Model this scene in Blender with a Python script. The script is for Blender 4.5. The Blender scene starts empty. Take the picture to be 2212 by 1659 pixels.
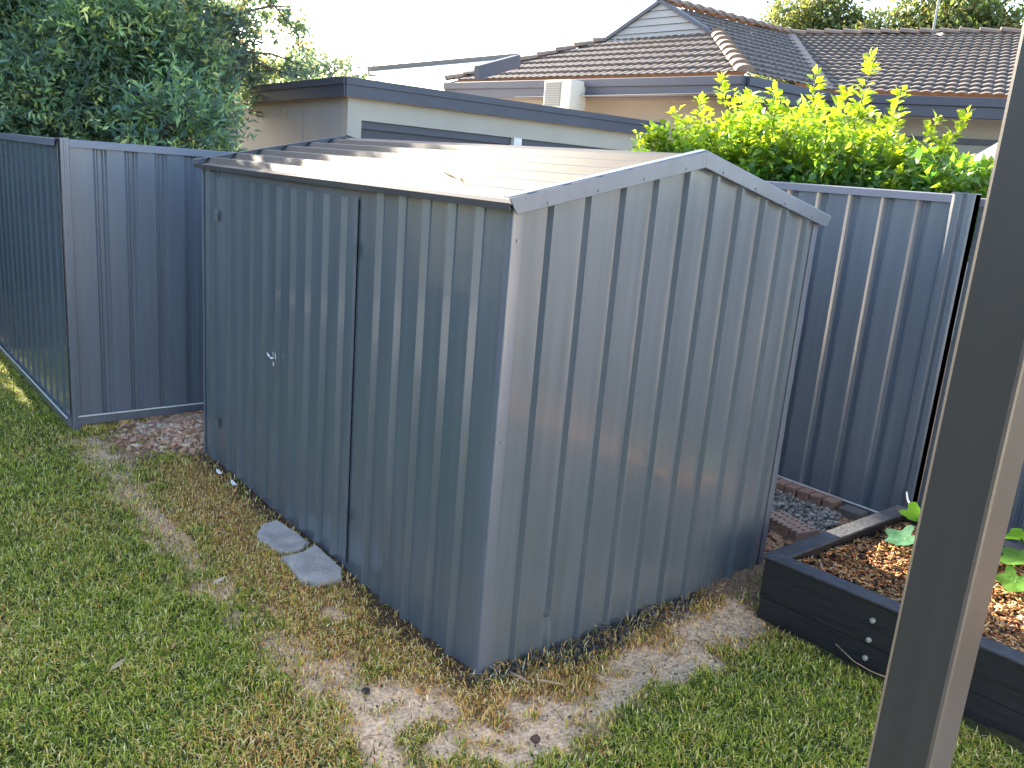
import bpy, bmesh, math
import numpy as np
from mathutils import Vector, Matrix
from math import radians as R

rng = np.random.default_rng(7)
sc = bpy.context.scene
col = sc.collection

# ------------------------------------------------------------------ camera, world, sun, exposure
cd = bpy.data.cameras.new('camera'); cam = bpy.data.objects.new('camera', cd); col.objects.link(cam)
CAMP = Vector((-1.878, -2.264, 1.909))
yaw, pitch, roll = R(49.5), R(-14.0), R(4.72)
f = Vector((math.cos(pitch)*math.cos(yaw), math.cos(pitch)*math.sin(yaw), math.sin(pitch)))
r = Vector((math.sin(yaw), -math.cos(yaw), 0)); u = r.cross(f)
r2 = r*math.cos(roll)+u*math.sin(roll); u2 = -r*math.sin(roll)+u*math.cos(roll)
cam.matrix_world = Matrix(((r2.x, u2.x, -f.x, CAMP.x), (r2.y, u2.y, -f.y, CAMP.y), (r2.z, u2.z, -f.z, CAMP.z), (0, 0, 0, 1)))
cd.sensor_width = 36; cd.lens = 36*1833.5/2212; cd.clip_start = .05; cd.clip_end = 3000
sc.camera = cam

SUN_AZ, SUN_EL = 89.0, 24.0
w = bpy.data.worlds.new("World"); sc.world = w; w.use_nodes = True
nt = w.node_tree; bg = nt.nodes['Background']
sky = nt.nodes.new('ShaderNodeTexSky'); sky.sky_type = 'NISHITA'; sky.sun_disc = False
sky.sun_elevation = R(SUN_EL); sky.sun_rotation = R(90-SUN_AZ); sky.air_density = 1.0; sky.dust_density = 1.6; sky.ozone_density = 1.0
nt.links.new(sky.outputs[0], bg.inputs[0]); bg.inputs[1].default_value = 0.11
sl = bpy.data.lights.new('sun', 'SUN'); so = bpy.data.objects.new('sun', sl); col.objects.link(so)
sl.energy = 5.0; sl.angle = R(.55); sl.color = (1, .87, .68)
sd = Vector((math.cos(R(SUN_EL))*math.cos(R(SUN_AZ)), math.cos(R(SUN_EL))*math.sin(R(SUN_AZ)), math.sin(R(SUN_EL))))
so.rotation_euler = sd.to_track_quat('Z', 'Y').to_euler()
sc.view_settings.view_transform = 'Standard'; sc.view_settings.look = 'None'; sc.view_settings.gamma = 1
sc.view_settings.exposure = 2.82

# ------------------------------------------------------------------ helpers
class MB:
    def __init__(s): s.v = []; s.f = []
    def add(s, vs, fs):
        n = len(s.v); s.v += [tuple(map(float, p)) for p in vs]; s.f += [tuple(i+n for i in q) for q in fs]; return s
    def box(s, c, d, ux=(1, 0, 0), uy=(0, 1, 0), uz=(0, 0, 1)):
        c, ux, uy, uz = map(np.array, (c, ux, uy, uz)); P = []
        for k in (-1, 1):
            for j in (-1, 1):
                for i in (-1, 1): P.append(c+ux*i*d[0]/2+uy*j*d[1]/2+uz*k*d[2]/2)
        return s.add(P, [(0, 2, 3, 1), (4, 5, 7, 6), (0, 1, 5, 4), (2, 6, 7, 3), (0, 4, 6, 2), (1, 3, 7, 5)])
    def bb(s, a, b):
        a, b = np.array(a, float), np.array(b, float); return s.box((a+b)/2, np.abs(b-a))
    def bar(s, a, b, wd, hg, up=(0, 0, 1)):
        a, b, up = np.array(a, float), np.array(b, float), np.array(up, float); d = b-a; L = np.linalg.norm(d); d /= L
        sx = np.cross(d, up); sx /= np.linalg.norm(sx); uu = np.cross(sx, d)
        return s.box((a+b)/2, (L, wd, hg), d, sx, uu)
    def tube(s, pts, rad, n=8):
        pts = [np.array(p, float) for p in pts]; rad = rad if hasattr(rad, '__len__') else [rad]*len(pts); V = []; F = []
        for i, p in enumerate(pts):
            d = pts[min(i+1, len(pts)-1)]-pts[max(i-1, 0)]; d /= np.linalg.norm(d)+1e-9
            a = np.cross(d, (0.3, .2, 1) if abs(d[2]) < .9 else (1, 0.1, 0)); a /= np.linalg.norm(a); b = np.cross(d, a)
            for k in range(n):
                t = 2*math.pi*k/n; V.append(p+(a*math.cos(t)+b*math.sin(t))*rad[i])
        for i in range(len(pts)-1):
            for k in range(n):
                k2 = (k+1) % n; F.append((i*n+k, i*n+k2, (i+1)*n+k2, (i+1)*n+k))
        F.append(tuple(range(n))[::-1]); F.append(tuple(range((len(pts)-1)*n, len(pts)*n)))
        return s.add(V, F)
    def sheet(s, A, B, off):
        """two profile polylines joined, given a thickness off"""
        A = [np.array(p, float) for p in A]; B = [np.array(p, float) for p in B]; off = np.array(off, float); n = len(A)
        V = A+B+[p-off for p in A]+[p-off for p in B]; F = []
        for i in range(n-1):
            F.append((i, i+1, n+i+1, n+i)); F.append((2*n+i, 3*n+i, 3*n+i+1, 2*n+i+1))
            F.append((i, 2*n+i, 2*n+i+1, i+1)); F.append((n+i, n+i+1, 3*n+i+1, 3*n+i))
        F.append((0, n, 3*n, 2*n)); F.append((n-1, 3*n-1, 4*n-1, 2*n-1))
        return s.add(V, F)
    def poly(s, pts, th):
        """prism: polygon pushed by the vector th"""
        n = len(pts); th = np.array(th, float); V = [np.array(p, float) for p in pts]; V += [p+th for p in V]
        F = [tuple(range(n)), tuple(range(n, 2*n))[::-1]]+[(i, n+i, n+(i+1) % n, (i+1) % n) for i in range(n)]
        return s.add(V, F)
    def build(s, name, m, parent=None, smooth=False, bevel=0):
        me = bpy.data.meshes.new(name); me.from_pydata(s.v, [], s.f); me.update()
        bm = bmesh.new(); bm.from_mesh(me); bmesh.ops.recalc_face_normals(bm, faces=bm.faces); bm.to_mesh(me); bm.free()
        me.materials.append(m); o = bpy.data.objects.new(name, me); col.objects.link(o)
        if smooth: me.polygons.foreach_set('use_smooth', [True]*len(me.polygons))
        if parent:
            o.parent = parent; o.location = -parent.location
        if bevel:
            b = o.modifiers.new('bevel', 'BEVEL'); b.width = bevel; b.segments = 2; b.limit_method = 'ANGLE'
        return o

def npmesh(name, V, F, m, parent=None, colors=None, k=3, smooth=False):
    """large numpy mesh; F (n,k) ints; colors per vertex"""
    me = bpy.data.meshes.new(name); V = np.asarray(V, np.float32); F = np.asarray(F, np.int32)
    me.vertices.add(len(V)); me.vertices.foreach_set('co', V.ravel())
    me.loops.add(F.size); me.loops.foreach_set('vertex_index', F.ravel())
    me.polygons.add(len(F)); me.polygons.foreach_set('loop_start', np.arange(0, F.size, F.shape[1], dtype=np.int32))
    me.update(calc_edges=True); me.validate()
    if colors is not None:
        a = me.color_attributes.new('tint', 'FLOAT_COLOR', 'POINT'); c = np.ones((len(V), 4), np.float32); c[:, :3] = colors
        a.data.foreach_set('color', c.ravel())
    if smooth: me.polygons.foreach_set('use_smooth', np.ones(len(F), bool))
    me.materials.append(m); o = bpy.data.objects.new(name, me); col.objects.link(o)
    if parent: o.parent = parent; o.location = -parent.location
    return o

def empty(name, loc=(0, 0, 0)):
    o = bpy.data.objects.new(name, None); o.location = loc; o.empty_display_size = .2; col.objects.link(o); return o
def tag(o, label=None, cat=None, group=None, kind=None):
    for k, v in (('label', label), ('category', cat), ('group', group), ('kind', kind)):
        if v: o[k] = v
    return o

# ---- materials
def mat(name, c, rough=.6, streak=0, nz=0.0, nscale=8, spec=.5, bump=0.0, bscale=30, metal=0, c2=None, stretch=None, coat=0, world=True):
    m = bpy.data.materials.new(name); m.use_nodes = True; t = m.node_tree; p = t.nodes['Principled BSDF']
    p.inputs['Roughness'].default_value = rough; p.inputs['Metallic'].default_value = metal
    p.inputs['Specular IOR Level'].default_value = spec; p.inputs['Coat Weight'].default_value = coat
    g = t.nodes.new('ShaderNodeNewGeometry'); mp = t.nodes.new('ShaderNodeMapping'); t.links.new(g.outputs['Position'], mp.inputs[0])
    if stretch: mp.inputs['Scale'].default_value = stretch
    n = t.nodes.new('ShaderNodeTexNoise'); n.inputs['Scale'].default_value = nscale; n.inputs['Detail'].default_value = 1 if streak else 6; t.links.new(mp.outputs[0], n.inputs[0])
    mx = t.nodes.new('ShaderNodeMix'); mx.data_type = 'RGBA'
    c2 = c2 or tuple(x*(1-nz) for x in c)
    c1 = c if c2 is None else c
    mr = t.nodes.new('ShaderNodeMapRange'); mr.inputs[1].default_value = .3; mr.inputs[2].default_value = .7
    t.links.new(n.outputs[0], mr.inputs[0]); t.links.new(mr.outputs[0], mx.inputs[0])
    mx.inputs[6].default_value = (*c1, 1); mx.inputs[7].default_value = (*c2, 1); out_c = mx.outputs[2]
    if streak:   # rain streaks, dust and faint scuffs running down the sheet
        mp2 = t.nodes.new('ShaderNodeMapping'); mp2.inputs['Scale'].default_value = (26, 26, .9); t.links.new(g.outputs['Position'], mp2.inputs[0])
        n3 = t.nodes.new('ShaderNodeTexNoise'); n3.inputs['Scale'].default_value = 1; n3.inputs['Detail'].default_value = 1; t.links.new(mp2.outputs[0], n3.inputs[0])
        n4 = t.nodes.new('ShaderNodeTexNoise'); n4.inputs['Scale'].default_value = 1.5; n4.inputs['Detail'].default_value = 2; t.links.new(g.outputs['Position'], n4.inputs[0])
        r3 = t.nodes.new('ShaderNodeMapRange'); r3.inputs[1].default_value = .3; r3.inputs[2].default_value = .7; r3.inputs[3].default_value = 1-streak; r3.inputs[4].default_value = 1+streak; t.links.new(n3.outputs[0], r3.inputs[0])
        m2 = t.nodes.new('ShaderNodeMix'); m2.data_type = 'RGBA'; m2.blend_type = 'MULTIPLY'; m2.inputs[0].default_value = 1; t.links.new(out_c, m2.inputs[6]); t.links.new(r3.outputs[0], m2.inputs[7]); out_c = m2.outputs[2]
        r4 = t.nodes.new('ShaderNodeMapRange'); r4.inputs[1].default_value = .35; r4.inputs[2].default_value = .7; r4.inputs[3].default_value = rough-.015; r4.inputs[4].default_value = rough+.035; 
    t.links.new(out_c, p.inputs['Base Color'])
    if bump:
        b = t.nodes.new('ShaderNodeBump'); b.inputs['Strength'].default_value = bump; b.inputs['Distance'].default_value = .02
        n2 = t.nodes.new('ShaderNodeTexNoise'); n2.inputs['Scale'].default_value = bscale; n2.inputs['Detail'].default_value = 0 if streak else 5
        t.links.new(mp.outputs[0], n2.inputs[0]); t.links.new(n2.outputs[0], b.inputs['Height']); t.links.new(b.outputs[0], p.inputs['Normal'])
    return m

def tint_mat(name, rough=.6, trans=0.0, spec=.3, noise=0, tboost=(1, 1, 1)):
    m = bpy.data.materials.new(name); m.use_nodes = True; t = m.node_tree; p = t.nodes['Principled BSDF']
    a = t.nodes.new('ShaderNodeVertexColor'); a.layer_name = 'tint'
    p.inputs['Roughness'].default_value = rough; p.inputs['Specular IOR Level'].default_value = spec
    src = a.outputs[0]
    if noise:
        g = t.nodes.new('ShaderNodeNewGeometry'); n = t.nodes.new('ShaderNodeTexNoise'); n.inputs['Scale'].default_value = noise; n.inputs['Detail'].default_value = 8
        t.links.new(g.outputs['Position'], n.inputs[0]); mr = t.nodes.new('ShaderNodeMapRange'); mr.inputs[1].default_value = .3; mr.inputs[2].default_value = .7
        mr.inputs[3].default_value = .55; mr.inputs[4].default_value = 1.35; t.links.new(n.outputs[0], mr.inputs[0])
        mm = t.nodes.new('ShaderNodeMix'); mm.data_type = 'RGBA'; mm.blend_type = 'MULTIPLY'; mm.inputs[0].default_value = 1
        t.links.new(src, mm.inputs[6]); t.links.new(mr.outputs[0], mm.inputs[7]); src = mm.outputs[2]
        b = t.nodes.new('ShaderNodeBump'); b.inputs['Strength'].default_value = .7; b.inputs['Distance'].default_value = .015
        t.links.new(n.outputs[0], b.inputs['Height']); t.links.new(b.outputs[0], p.inputs['Normal'])
    t.links.new(src, p.inputs['Base Color'])
    if trans:
        tr = t.nodes.new('ShaderNodeBsdfTranslucent'); ms = t.nodes.new('ShaderNodeMixShader'); ms.inputs[0].default_value = trans
        m3 = t.nodes.new('ShaderNodeMix'); m3.data_type = 'RGBA'; m3.blend_type = 'MULTIPLY'; m3.inputs[0].default_value = 1; m3.inputs[7].default_value = (*tboost, 1)
        t.links.new(src, m3.inputs[6]); t.links.new(m3.outputs[2], tr.inputs[0])
        out = t.nodes['Material Output']; t.links.new(p.outputs[0], ms.inputs[1]); t.links.new(tr.outputs[0], ms.inputs[2]); t.links.new(ms.outputs[0], out.inputs[0])
    return m

VS = (9, 9, .35)
M = dict(
    shed=mat('shed_steel', (.104, .124, .146), .28, streak=.10, nscale=1.2, c2=(.087, .113, .135), bump=.10, bscale=2.2, stretch=(3, 3, .8), spec=1.0, coat=.35),
    roof=mat('shed_roof_steel', (.075, .072, .07), .62, nscale=2.5, c2=(.05, .049, .05), bump=.05, bscale=3, spec=.10),
    trim=mat('shed_trim_steel', (.12, .14, .175), .34, streak=.05, nz=.12, nscale=6, bump=.05, bscale=8, spec=.9),
    fence=mat('fence_steel', (.125, .148, .182), .28, streak=.08, nscale=1.0, c2=(.112, .134, .167), bump=.08, bscale=2.0, stretch=(2, 2, .7), spec=.95, coat=.2),
    fence_cap=mat('fence_cap_steel', (.17, .175, .215), .36, nz=.1, nscale=5, spec=.5),
    fence_dark=mat('fence_steel_grey', (.115, .138, .165), .26, streak=.08, nscale=1.0, c2=(.10, .122, .148), bump=.08, bscale=2.0, stretch=(2, 2, .7), spec=.95, coat=.2),
    post=mat('post_paint', (.044, .042, .039), .38, streak=.08, nz=.08, nscale=5, bump=.012, bscale=220, spec=.5),
    fascia=mat('fascia_paint', (.06, .062, .088), .5, nz=.15, nscale=3, bump=.03),
    wall=mat('painted_wall', (.40, .36, .31), .75, nz=.08, nscale=2.5, bump=.08, bscale=40),
    wallg=mat('painted_boards', (.33, .32, .32), .75, nz=.1, nscale=2.5, bump=.06, bscale=40),
    gdoor=mat('garage_door_paint', (.05, .048, .065), .5, nz=.15, nscale=4),
    white=mat('white_paint', (.72, .70, .66), .5, nz=.08, nscale=9),
    ac=mat('cream_plastic', (.52, .50, .44), .45, nz=.08, nscale=7),
    dark=mat('dark_recess', (.02, .02, .022), .7),
    glass=mat('window_glass', (.10, .11, .13), .12, spec=.7),
    bedwood=mat('charcoal_sleeper', (.018, .019, .022), .65, nz=.6, nscale=9, bump=.16, bscale=38, stretch=(1, .35, 4)),
    bedcap=mat('charcoal_cap', (.066, .07, .082), .6, nz=.45, nscale=14, bump=.3, bscale=60),
    bolt=mat('zinc_bolt', (.6, .6, .58), .35, metal=.6),
    concrete=mat('old_concrete', (.42, .39, .355), .85, nscale=9, c2=(.25, .24, .225), bump=.5, bscale=60),
    brick=mat('red_brick', (.30, .17, .12), .85, nscale=30, c2=(.2, .13, .10), bump=.5, bscale=80),
    brickd=mat('dark_brick', (.14, .125, .11), .9, nscale=30, c2=(.09, .085, .075), bump=.5, bscale=80),
    brickc=mat('cored_brick', (.33, .22, .17), .85, nscale=30, c2=(.24, .165, .13), bump=.4, bscale=80),
    bark=mat('bark', (.10, .075, .055), .9, nz=.4, nscale=25, bump=.5, bscale=40),
    stem=mat('green_stem', (.12, .14, .05), .7, nz=.3, nscale=25),
    wood=mat('weathered_stick', (.42, .30, .18), .8, nz=.3, nscale=60),
    cloth=mat('shade_cloth_fabric', (.07, .075, .10), .8, nz=.2, nscale=15),
    hem=mat('pale_hem', (.5, .48, .5), .7, nz=.1, nscale=15),
    canopy=mat('pale_roof_sheet', (.62, .58, .52), .6, nz=.1, nscale=3),
    steelrod=mat('galvanised', (.25, .25, .26), .4, metal=.5),
    grille=mat('grille_grey', (.16, .16, .15), .6),
    canopy_edge=mat('canopy_edge_paint', (.16, .14, .13), .6),
    cable=mat('white_cable', (.75, .75, .73), .5),
    handle=mat('handle_zinc', (.5, .52, .54), .3, metal=.8),
    paving=mat('paving', (.42, .40, .37), .8, nz=.15, nscale=5, bump=.1),
    render_wall=mat('cream_render', (.50, .46, .41), .85, nz=.06, nscale=3, bump=.1),
    ridge=mat('ridge_tile', (.25, .175, .135), .75, nz=.3, nscale=9, bump=.3, bscale=30),
)
def tile_mat():
    m = mat('roof_tile', (.145, .118, .103), .7, nscale=9, c2=(.075, .061, .055), bump=.35, bscale=45)
    return m
M['tile'] = tile_mat()
M['leaf'] = tint_mat('leaf', .5, .35, .35, tboost=(1.5, 1.6, .8))
M['bush'] = tint_mat('bush_leaf', .42, .45, .5, tboost=(1.6, 1.8, .6))
M['blade'] = tint_mat('grass_blade', .5, .3, .25, tboost=(1.3, 1.3, .8))
M['soil'] = tint_mat('soil', .95, 0, .15, noise=70)
M['chip'] = tint_mat('chip', .8, 0, .2, noise=120)
M['pebble'] = tint_mat('pebble', .8, 0, .3, noise=150)

# ---- noise on arrays
def _h(ix, iy, s):
    n = (ix*374761393+iy*668265263+s*974634777) & 0x7fffffff; n = (n ^ (n >> 13))*1274126177 & 0x7fffffff
    return ((n ^ (n >> 16)) & 0xffff)/65535.
def vn(x, y, s=0):
    ix = np.floor(x).astype(np.int64); iy = np.floor(y).astype(np.int64); fx = x-ix; fy = y-iy; fx = fx*fx*(3-2*fx); fy = fy*fy*(3-2*fy)
    return (_h(ix, iy, s)*(1-fx)+_h(ix+1, iy, s)*fx)*(1-fy)+(_h(ix, iy+1, s)*(1-fx)+_h(ix+1, iy+1, s)*fx)*fy
def fbm(x, y, sc_, s=0, o=3):
    a = 0; w_ = .5; t = 0
    for i in range(o): a = a+w_*vn(x*sc_*2**i+13.7*i, y*sc_*2**i+7.1*i, s+i); t += w_; w_ *= .55
    return a/t
def pdist(x, y, poly):
    """signed distance to polygon, negative inside"""
    P = np.array(poly, float); d = np.full(x.shape, 1e9); ins = np.zeros(x.shape, bool)
    for i in range(len(P)):
        a, b = P[i], P[(i+1) % len(P)]; e = b-a; t = np.clip(((x-a[0])*e[0]+(y-a[1])*e[1])/(e@e), 0, 1)
        d = np.minimum(d, np.hypot(x-a[0]-t*e[0], y-a[1]-t*e[1]))
        c = ((a[1] > y) != (b[1] > y)); xi = (b[0]-a[0])*(y-a[1])/((b[1]-a[1]) if b[1] != a[1] else 1e-9)+a[0]; ins ^= (c & (x < xi))
    return np.where(ins, -d, d)
def ldist(x, y, pts):
    P = np.array(pts, float); d = np.full(x.shape, 1e9)
    for i in range(len(P)-1):
        a, b = P[i], P[i+1]; e = b-a; t = np.clip(((x-a[0])*e[0]+(y-a[1])*e[1])/(e@e), 0, 1)
        d = np.minimum(d, np.hypot(x-a[0]-t*e[0], y-a[1]-t*e[1]))
    return d
def sm(a, b, x):
    t = np.clip((x-a)/(b-a), 0, 1); return t*t*(3-2*t)

S_W, S_D, S_H, S_R = 2.915, 1.90, 1.80, 2.012           # shed: length along y, depth along x, eave, ridge
SAND1 = [(-.46, .17), (-.28, .09), (-.17, -.14), (.15, -.32), (.13, -.49), (-.1, -.62), (-.44, -.56), (-.66, -.22)]
SAND2 = [(.13, -.34), (.41, -.27), (.7, -.25), (1.09, -.13), (1.44, -.17), (1.38, -.37), (.95, -.44), (.68, -.46), (.38, -.48), (.13, -.51)]
TRAIL = [(-.61, 3.5), (-.57, 2.81), (-.59, 2.11), (-.6, 1.8), (-.61, 1.2), (-.55, .6), (-.45, .15)]
SOILP = [(-.5, 3.45), (-.2, 3.72), (.4, 3.72), (.4, 3.0), (-.01, 2.98), (-.25, 3.0), (-.45, 3.1)]
DRY = [(-.05, 2.8), (-.22, 2.2), (-.2, 1.7), (-.2, 1.4), (-.2, .87), (-.2, .36), (-.16, -.03), (.2, -.16), (.6, -.15), (1.2, -.12)]
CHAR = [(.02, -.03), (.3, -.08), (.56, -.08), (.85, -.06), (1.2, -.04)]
def zones(x, y):
    n1 = fbm(x, y, 2.2, 3)-.5; n2 = fbm(x, y, 9, 11)-.5; n3 = fbm(x, y, 28, 21)-.5
    wob = n2*.28+n3*.10
    s1 = 1-sm(-.06, .08, pdist(x, y, SAND1)+wob); s2 = 1-sm(-.05, .06, pdist(x, y, SAND2)+wob*.8)
    brk = sm(.40, .58, fbm(x, y, 11, 51)*.6+fbm(x, y, 3.1, 61)*.4+.04)
    sand = np.maximum(s1*(.2+.75*brk), s2*(.55+.45*brk))
    tr = (1-sm(.03, .14, ldist(x, y, TRAIL)+wob*.9))*.6
    blob = np.maximum.reduce([1-sm(.02, .10, np.hypot(x-a, y-b)+n2*.15) for a, b in ((-.6, 1.12), (-.59, 1.9), (-.25, .72), (-.57, 2.5), (-.42, .3))])*.75
    sand = np.maximum(sand, np.maximum(tr, blob))
    soil = 1-sm(-.05, .12, pdist(x, y, SOILP)+wob)
    ins = (x > -.04) & (y > -.04); 
    right = sm(1.25, 1.5, x)*sm(-.36, -.24, y)                # earth strip between shed and garden bed
    soil = np.maximum(soil, right)
    dry = 1-sm(.06, .42, ldist(x, y, DRY)+n1*.35+n2*.26)
    dl = ldist(x, y, DRY)
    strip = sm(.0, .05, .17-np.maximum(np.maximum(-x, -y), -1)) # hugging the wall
    strip = np.where((x > -.3) & (y > -.3), 1-sm(.04, .16, np.maximum(-x, -y)+n2*.12), 0)  # dark soil band, its colour also paints the wall's contact shadow
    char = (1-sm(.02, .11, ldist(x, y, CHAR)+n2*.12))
    return sand, soil, dry, strip, char, n1, n2, n3

def ground_z(x, y):
    s, so_, d, st, ch, n1, n2, n3 = zones(x, y)
    near = np.exp(-((x+.3)**2+(y-1)**2)/60)
    z = (n1*.035+n2*.012)*near - s*.012 + so_*.01
    z += .07*np.exp(-(((x-.12)/.26)**2+((y-3.38)/.24)**2))
    z *= 1-sm(3.4, 4.5, x)
    return z-.005

# ------------------------------------------------------------------ ground
def axis(lo, hi, st, out):
    a = np.arange(lo, hi+1e-6, st); k = st*1.5; L = []; q = hi
    while q < out: q += k; L.append(q); k *= 1.35
    Rr = []; q = lo; k = st*1.5
    while q > -out: q -= k; Rr.append(q); k *= 1.35
    return np.array(Rr[::-1]+list(a)+L)
gx = axis(-2.6, 3.2, .022, 900); gy = axis(-1.8, 4.2, .022, 900)
X, Y = np.meshgrid(gx, gy); Z = ground_z(X, Y); far_ = np.clip((np.hypot(X, Y)-30)/60, 0, 1); Z = Z*(1-far_)-.0
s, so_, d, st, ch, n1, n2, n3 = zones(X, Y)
c = np.zeros(X.shape+(3,)); c[:] = (.05, .055, .02)
def lerp(c, t, k): return c*(1-t[..., None])+np.array(k)*t[..., None]
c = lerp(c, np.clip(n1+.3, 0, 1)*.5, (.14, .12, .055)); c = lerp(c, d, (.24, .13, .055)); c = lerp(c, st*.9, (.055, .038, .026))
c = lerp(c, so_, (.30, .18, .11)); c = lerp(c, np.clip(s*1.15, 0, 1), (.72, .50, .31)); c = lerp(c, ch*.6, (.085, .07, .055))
Z = Z + (vn(X*45, Y*45, 5)-.5)*.012*(np.hypot(X, Y) < 8)
nx, ny = len(gx), len(gy); idx = np.arange(nx*ny).reshape(ny, nx)
F = np.stack([idx[:-1, :-1].ravel(), idx[:-1, 1:].ravel(), idx[1:, 1:].ravel(), idx[1:, :-1].ravel()], 1)
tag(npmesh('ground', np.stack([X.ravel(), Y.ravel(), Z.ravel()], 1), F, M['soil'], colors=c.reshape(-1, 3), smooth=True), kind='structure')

# ------------------------------------------------------------------ the steel garden shed
def rib_profile(u0, u1, pitch, first, base=.036, top=.016, h=.023):
    """offset profile along u: flat pans and raised ribs"""
    P = [(u0, 0)]; q = first
    while q < u1-.03:
        if q-base/2 > u0+.004: P += [(q-base/2, 0), (q-top/2, h), (q+top/2, h), (q+base/2, 0)]
        q += pitch
    P.append((u1, 0)); return P
shed = tag(empty('garden_shed', (0, 0, 0)), 'blue grey ribbed steel garden shed with a gable roof standing on the lawn', 'shed')
gz = lambda x: S_H+(S_R-S_H)*(1-abs(x-S_D/2)/(S_D/2))
def gable(y, ny):
    P = rib_profile(.006, S_D-.006, .1785, .172)
    # add a break at the ridge so that the top edge follows the gable
    Q = []
    for a, b in zip(P, P[1:]):
        Q.append(a)
        if a[0] < S_D/2 < b[0]: Q.append((S_D/2, a[1]+(b[1]-a[1])*(S_D/2-a[0])/(b[0]-a[0])))
    Q.append(P[-1])
    return [(x, y+ny*o, -.02) for x, o in Q], [(x, y+ny*o, gz(x)-.015) for x, o in Q]
m = MB(); A, B = gable(0, -1); qd = .172+.1785
def crush(row, z, k, sh):
    return [((x+sh if abs(x-qd) < .02 else x), (y*(1-k) if abs(x-qd) < .02 else y), z) for x, y, _ in row]
rows = [A, crush(A, .05, .25, .004), crush(A, .125, .85, .012), crush(A, .145, .95, -.004), crush(A, .165, .15, -.006), crush(A, .19, .0, 0)]
for ra, rb in zip(rows, rows[1:]): m.sheet(ra, rb, (0, -.002, 0))
m.sheet(rows[-1], B, (0, -.002, 0)); gw = m.build('gable_wall', M['shed'], shed)
me = gw.data
# the crushed foot of the second rib
for v in me.vertices:
    pass
m = MB(); A, B = gable(S_W, 1); m.sheet(A, B, (0, .002, 0)); m.build('gable_wall', M['shed'], shed)
# front wall (long side, x=0) in three stretches: fixed, door, door, fixed
def front(y0, y1, first, x, z0, z1, name, parent, pitch=.17):
    m = MB(); P = rib_profile(y0, y1, pitch, first, .05, .012, .022)
    m.sheet([(x-o, yy, z0) for yy, o in P], [(x-o, yy, z1) for yy, o in P], (-.002, 0, 0)); return m.build(name, M['shed'], parent)
front(.006, 1.043, .187, 0, -.02, S_H-.01, 'front_wall', shed)
front(2.66, S_W-.006, 2.75, 0, -.02, S_H-.01, 'front_wall', shed)
m = MB(); m.bb((0.004, 1.036, 1.735), (.006, 2.66, S_H-.01)); m.build('door_header', M['trim'], shed); m = MB(); m.bb((0.004, 1.036, -.02), (.006, 2.66, .03)); m.build('door_sill', M['trim'], shed)
for (a, b, fst, xx) in ((1.045, 1.865, 1.16, -.006), (1.873, 2.655, 1.99, -.004)):
    dr = front(a, b, fst, xx, .03, 1.745, 'door', shed, .167)
    m = MB()
    m.bb((xx-(.008 if a < 1.5 else .004), a-.004, .028), (xx-.002, a+(.014 if a < 1.5 else .004), 1.748))
    e = m.build('door_edge', M['trim'], None); e.parent = dr
    for zz in (.25, 1.5):
        m = MB(); m.bb((xx-.016, (a if a < 1.5 else b)-.02, zz), (xx-.0125, (a if a < 1.5 else b)+.03, zz+.06)); e = m.build('hinge', M['shed'], None); e.parent = dr
    if a < 1.5:
        m = MB(); hy, hz = 1.835, .865
        m.bb((-.026, hy-.02, hz-.05), (-.0235, hy+.02, hz+.03)); m.tube([(-.024, hy, hz), (-.04, hy, hz)], .007, 10)
        m.tube([(-.038, hy-.004, hz-.003), (-.044, hy+.02, hz+.008), (-.042, hy+.05, hz+.02)], [.007, .006, .005], 8)
        m.tube([(-.028, hy, hz-.02), (-.028, hy-.002, hz-.055)], .004, 6)
        e = m.build('handle', M['handle'], None, True); e.parent = dr
m = MB(); P = rib_profile(.006, S_W-.006, .1785, .17)
m.sheet([(S_D+o, yy, -.02) for yy, o in P], [(S_D+o, yy, S_H-.01) for yy, o in P], (.002, 0, 0)); m.build('back_wall', M['shed'], shed)
# corner flashings with a slight roll
for (x, y, sx, sy) in ((0, 0, 1, 1), (S_D, 0, -1, 1), (0, S_W, 1, -1), (S_D, S_W, -1, -1)):
    m = MB(); wv = lambda z: .0016*math.sin(z*9.1)+.001*math.sin(z*23)
    rows = []
    for z in np.linspace(-.015, S_H-.012, 24):
        k = wv(z); rows.append([(x+sx*.045, y-sy*.0045, z), (x+sx*.004, y-sy*.005+k, z), (x-sx*.003, y-sy*.0035+k, z), (x-sx*.0055+k, y+sy*.002, z), (x-sx*.005+k, y+sy*.012, z), (x-sx*.004, y+sy*.03, z)])
    n = len(rows[0]); V = [p for r_ in rows for p in r_]; Fs = [(i*n+j, i*n+j+1, (i+1)*n+j+1, (i+1)*n+j) for i in range(len(rows)-1) for j in range(n-1)]
    m.add(V, Fs); cf = m.build('corner_flashing', M['trim'], shed, True)
    if x == 0 and y == 0:
        for zz in (.35, .95, 1.68):
            m = MB(); m.tube([(.024, -.004, zz), (.024, -.009, zz)], .0055, 8); e = m.build('screw', M['steelrod'], None); e.parent = cf
# roof sheets: ribs run along the ridge
def roof_side(sgn, name):
    L = math.hypot(S_D/2+.03, S_R-S_H); P = rib_profile(0, L-.01, .163, .10, base=.085, top=.02, h=.026)
    ex = -.035 if sgn > 0 else S_D+.035
    dx, dz = (S_D/2+.035)/L*sgn, (S_R-S_H)/L; nx_, nz_ = -dz*sgn, abs(dx)
    pt = lambda uu, o, yy: (ex+dx*uu+nx_*o, yy, S_H+.003+dz*uu+nz_*o)
    m = MB(); m.sheet([pt(a, b, -.028) for a, b in P], [pt(a, b, S_W+.028) for a, b in P], (nx_*.002, 0, nz_*.002)); return m.build(name, M['roof'], shed), pt
rp, pt = roof_side(1, 'roof_sheet'); rp2, _ = roof_side(-1, 'roof_sheet')
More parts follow.
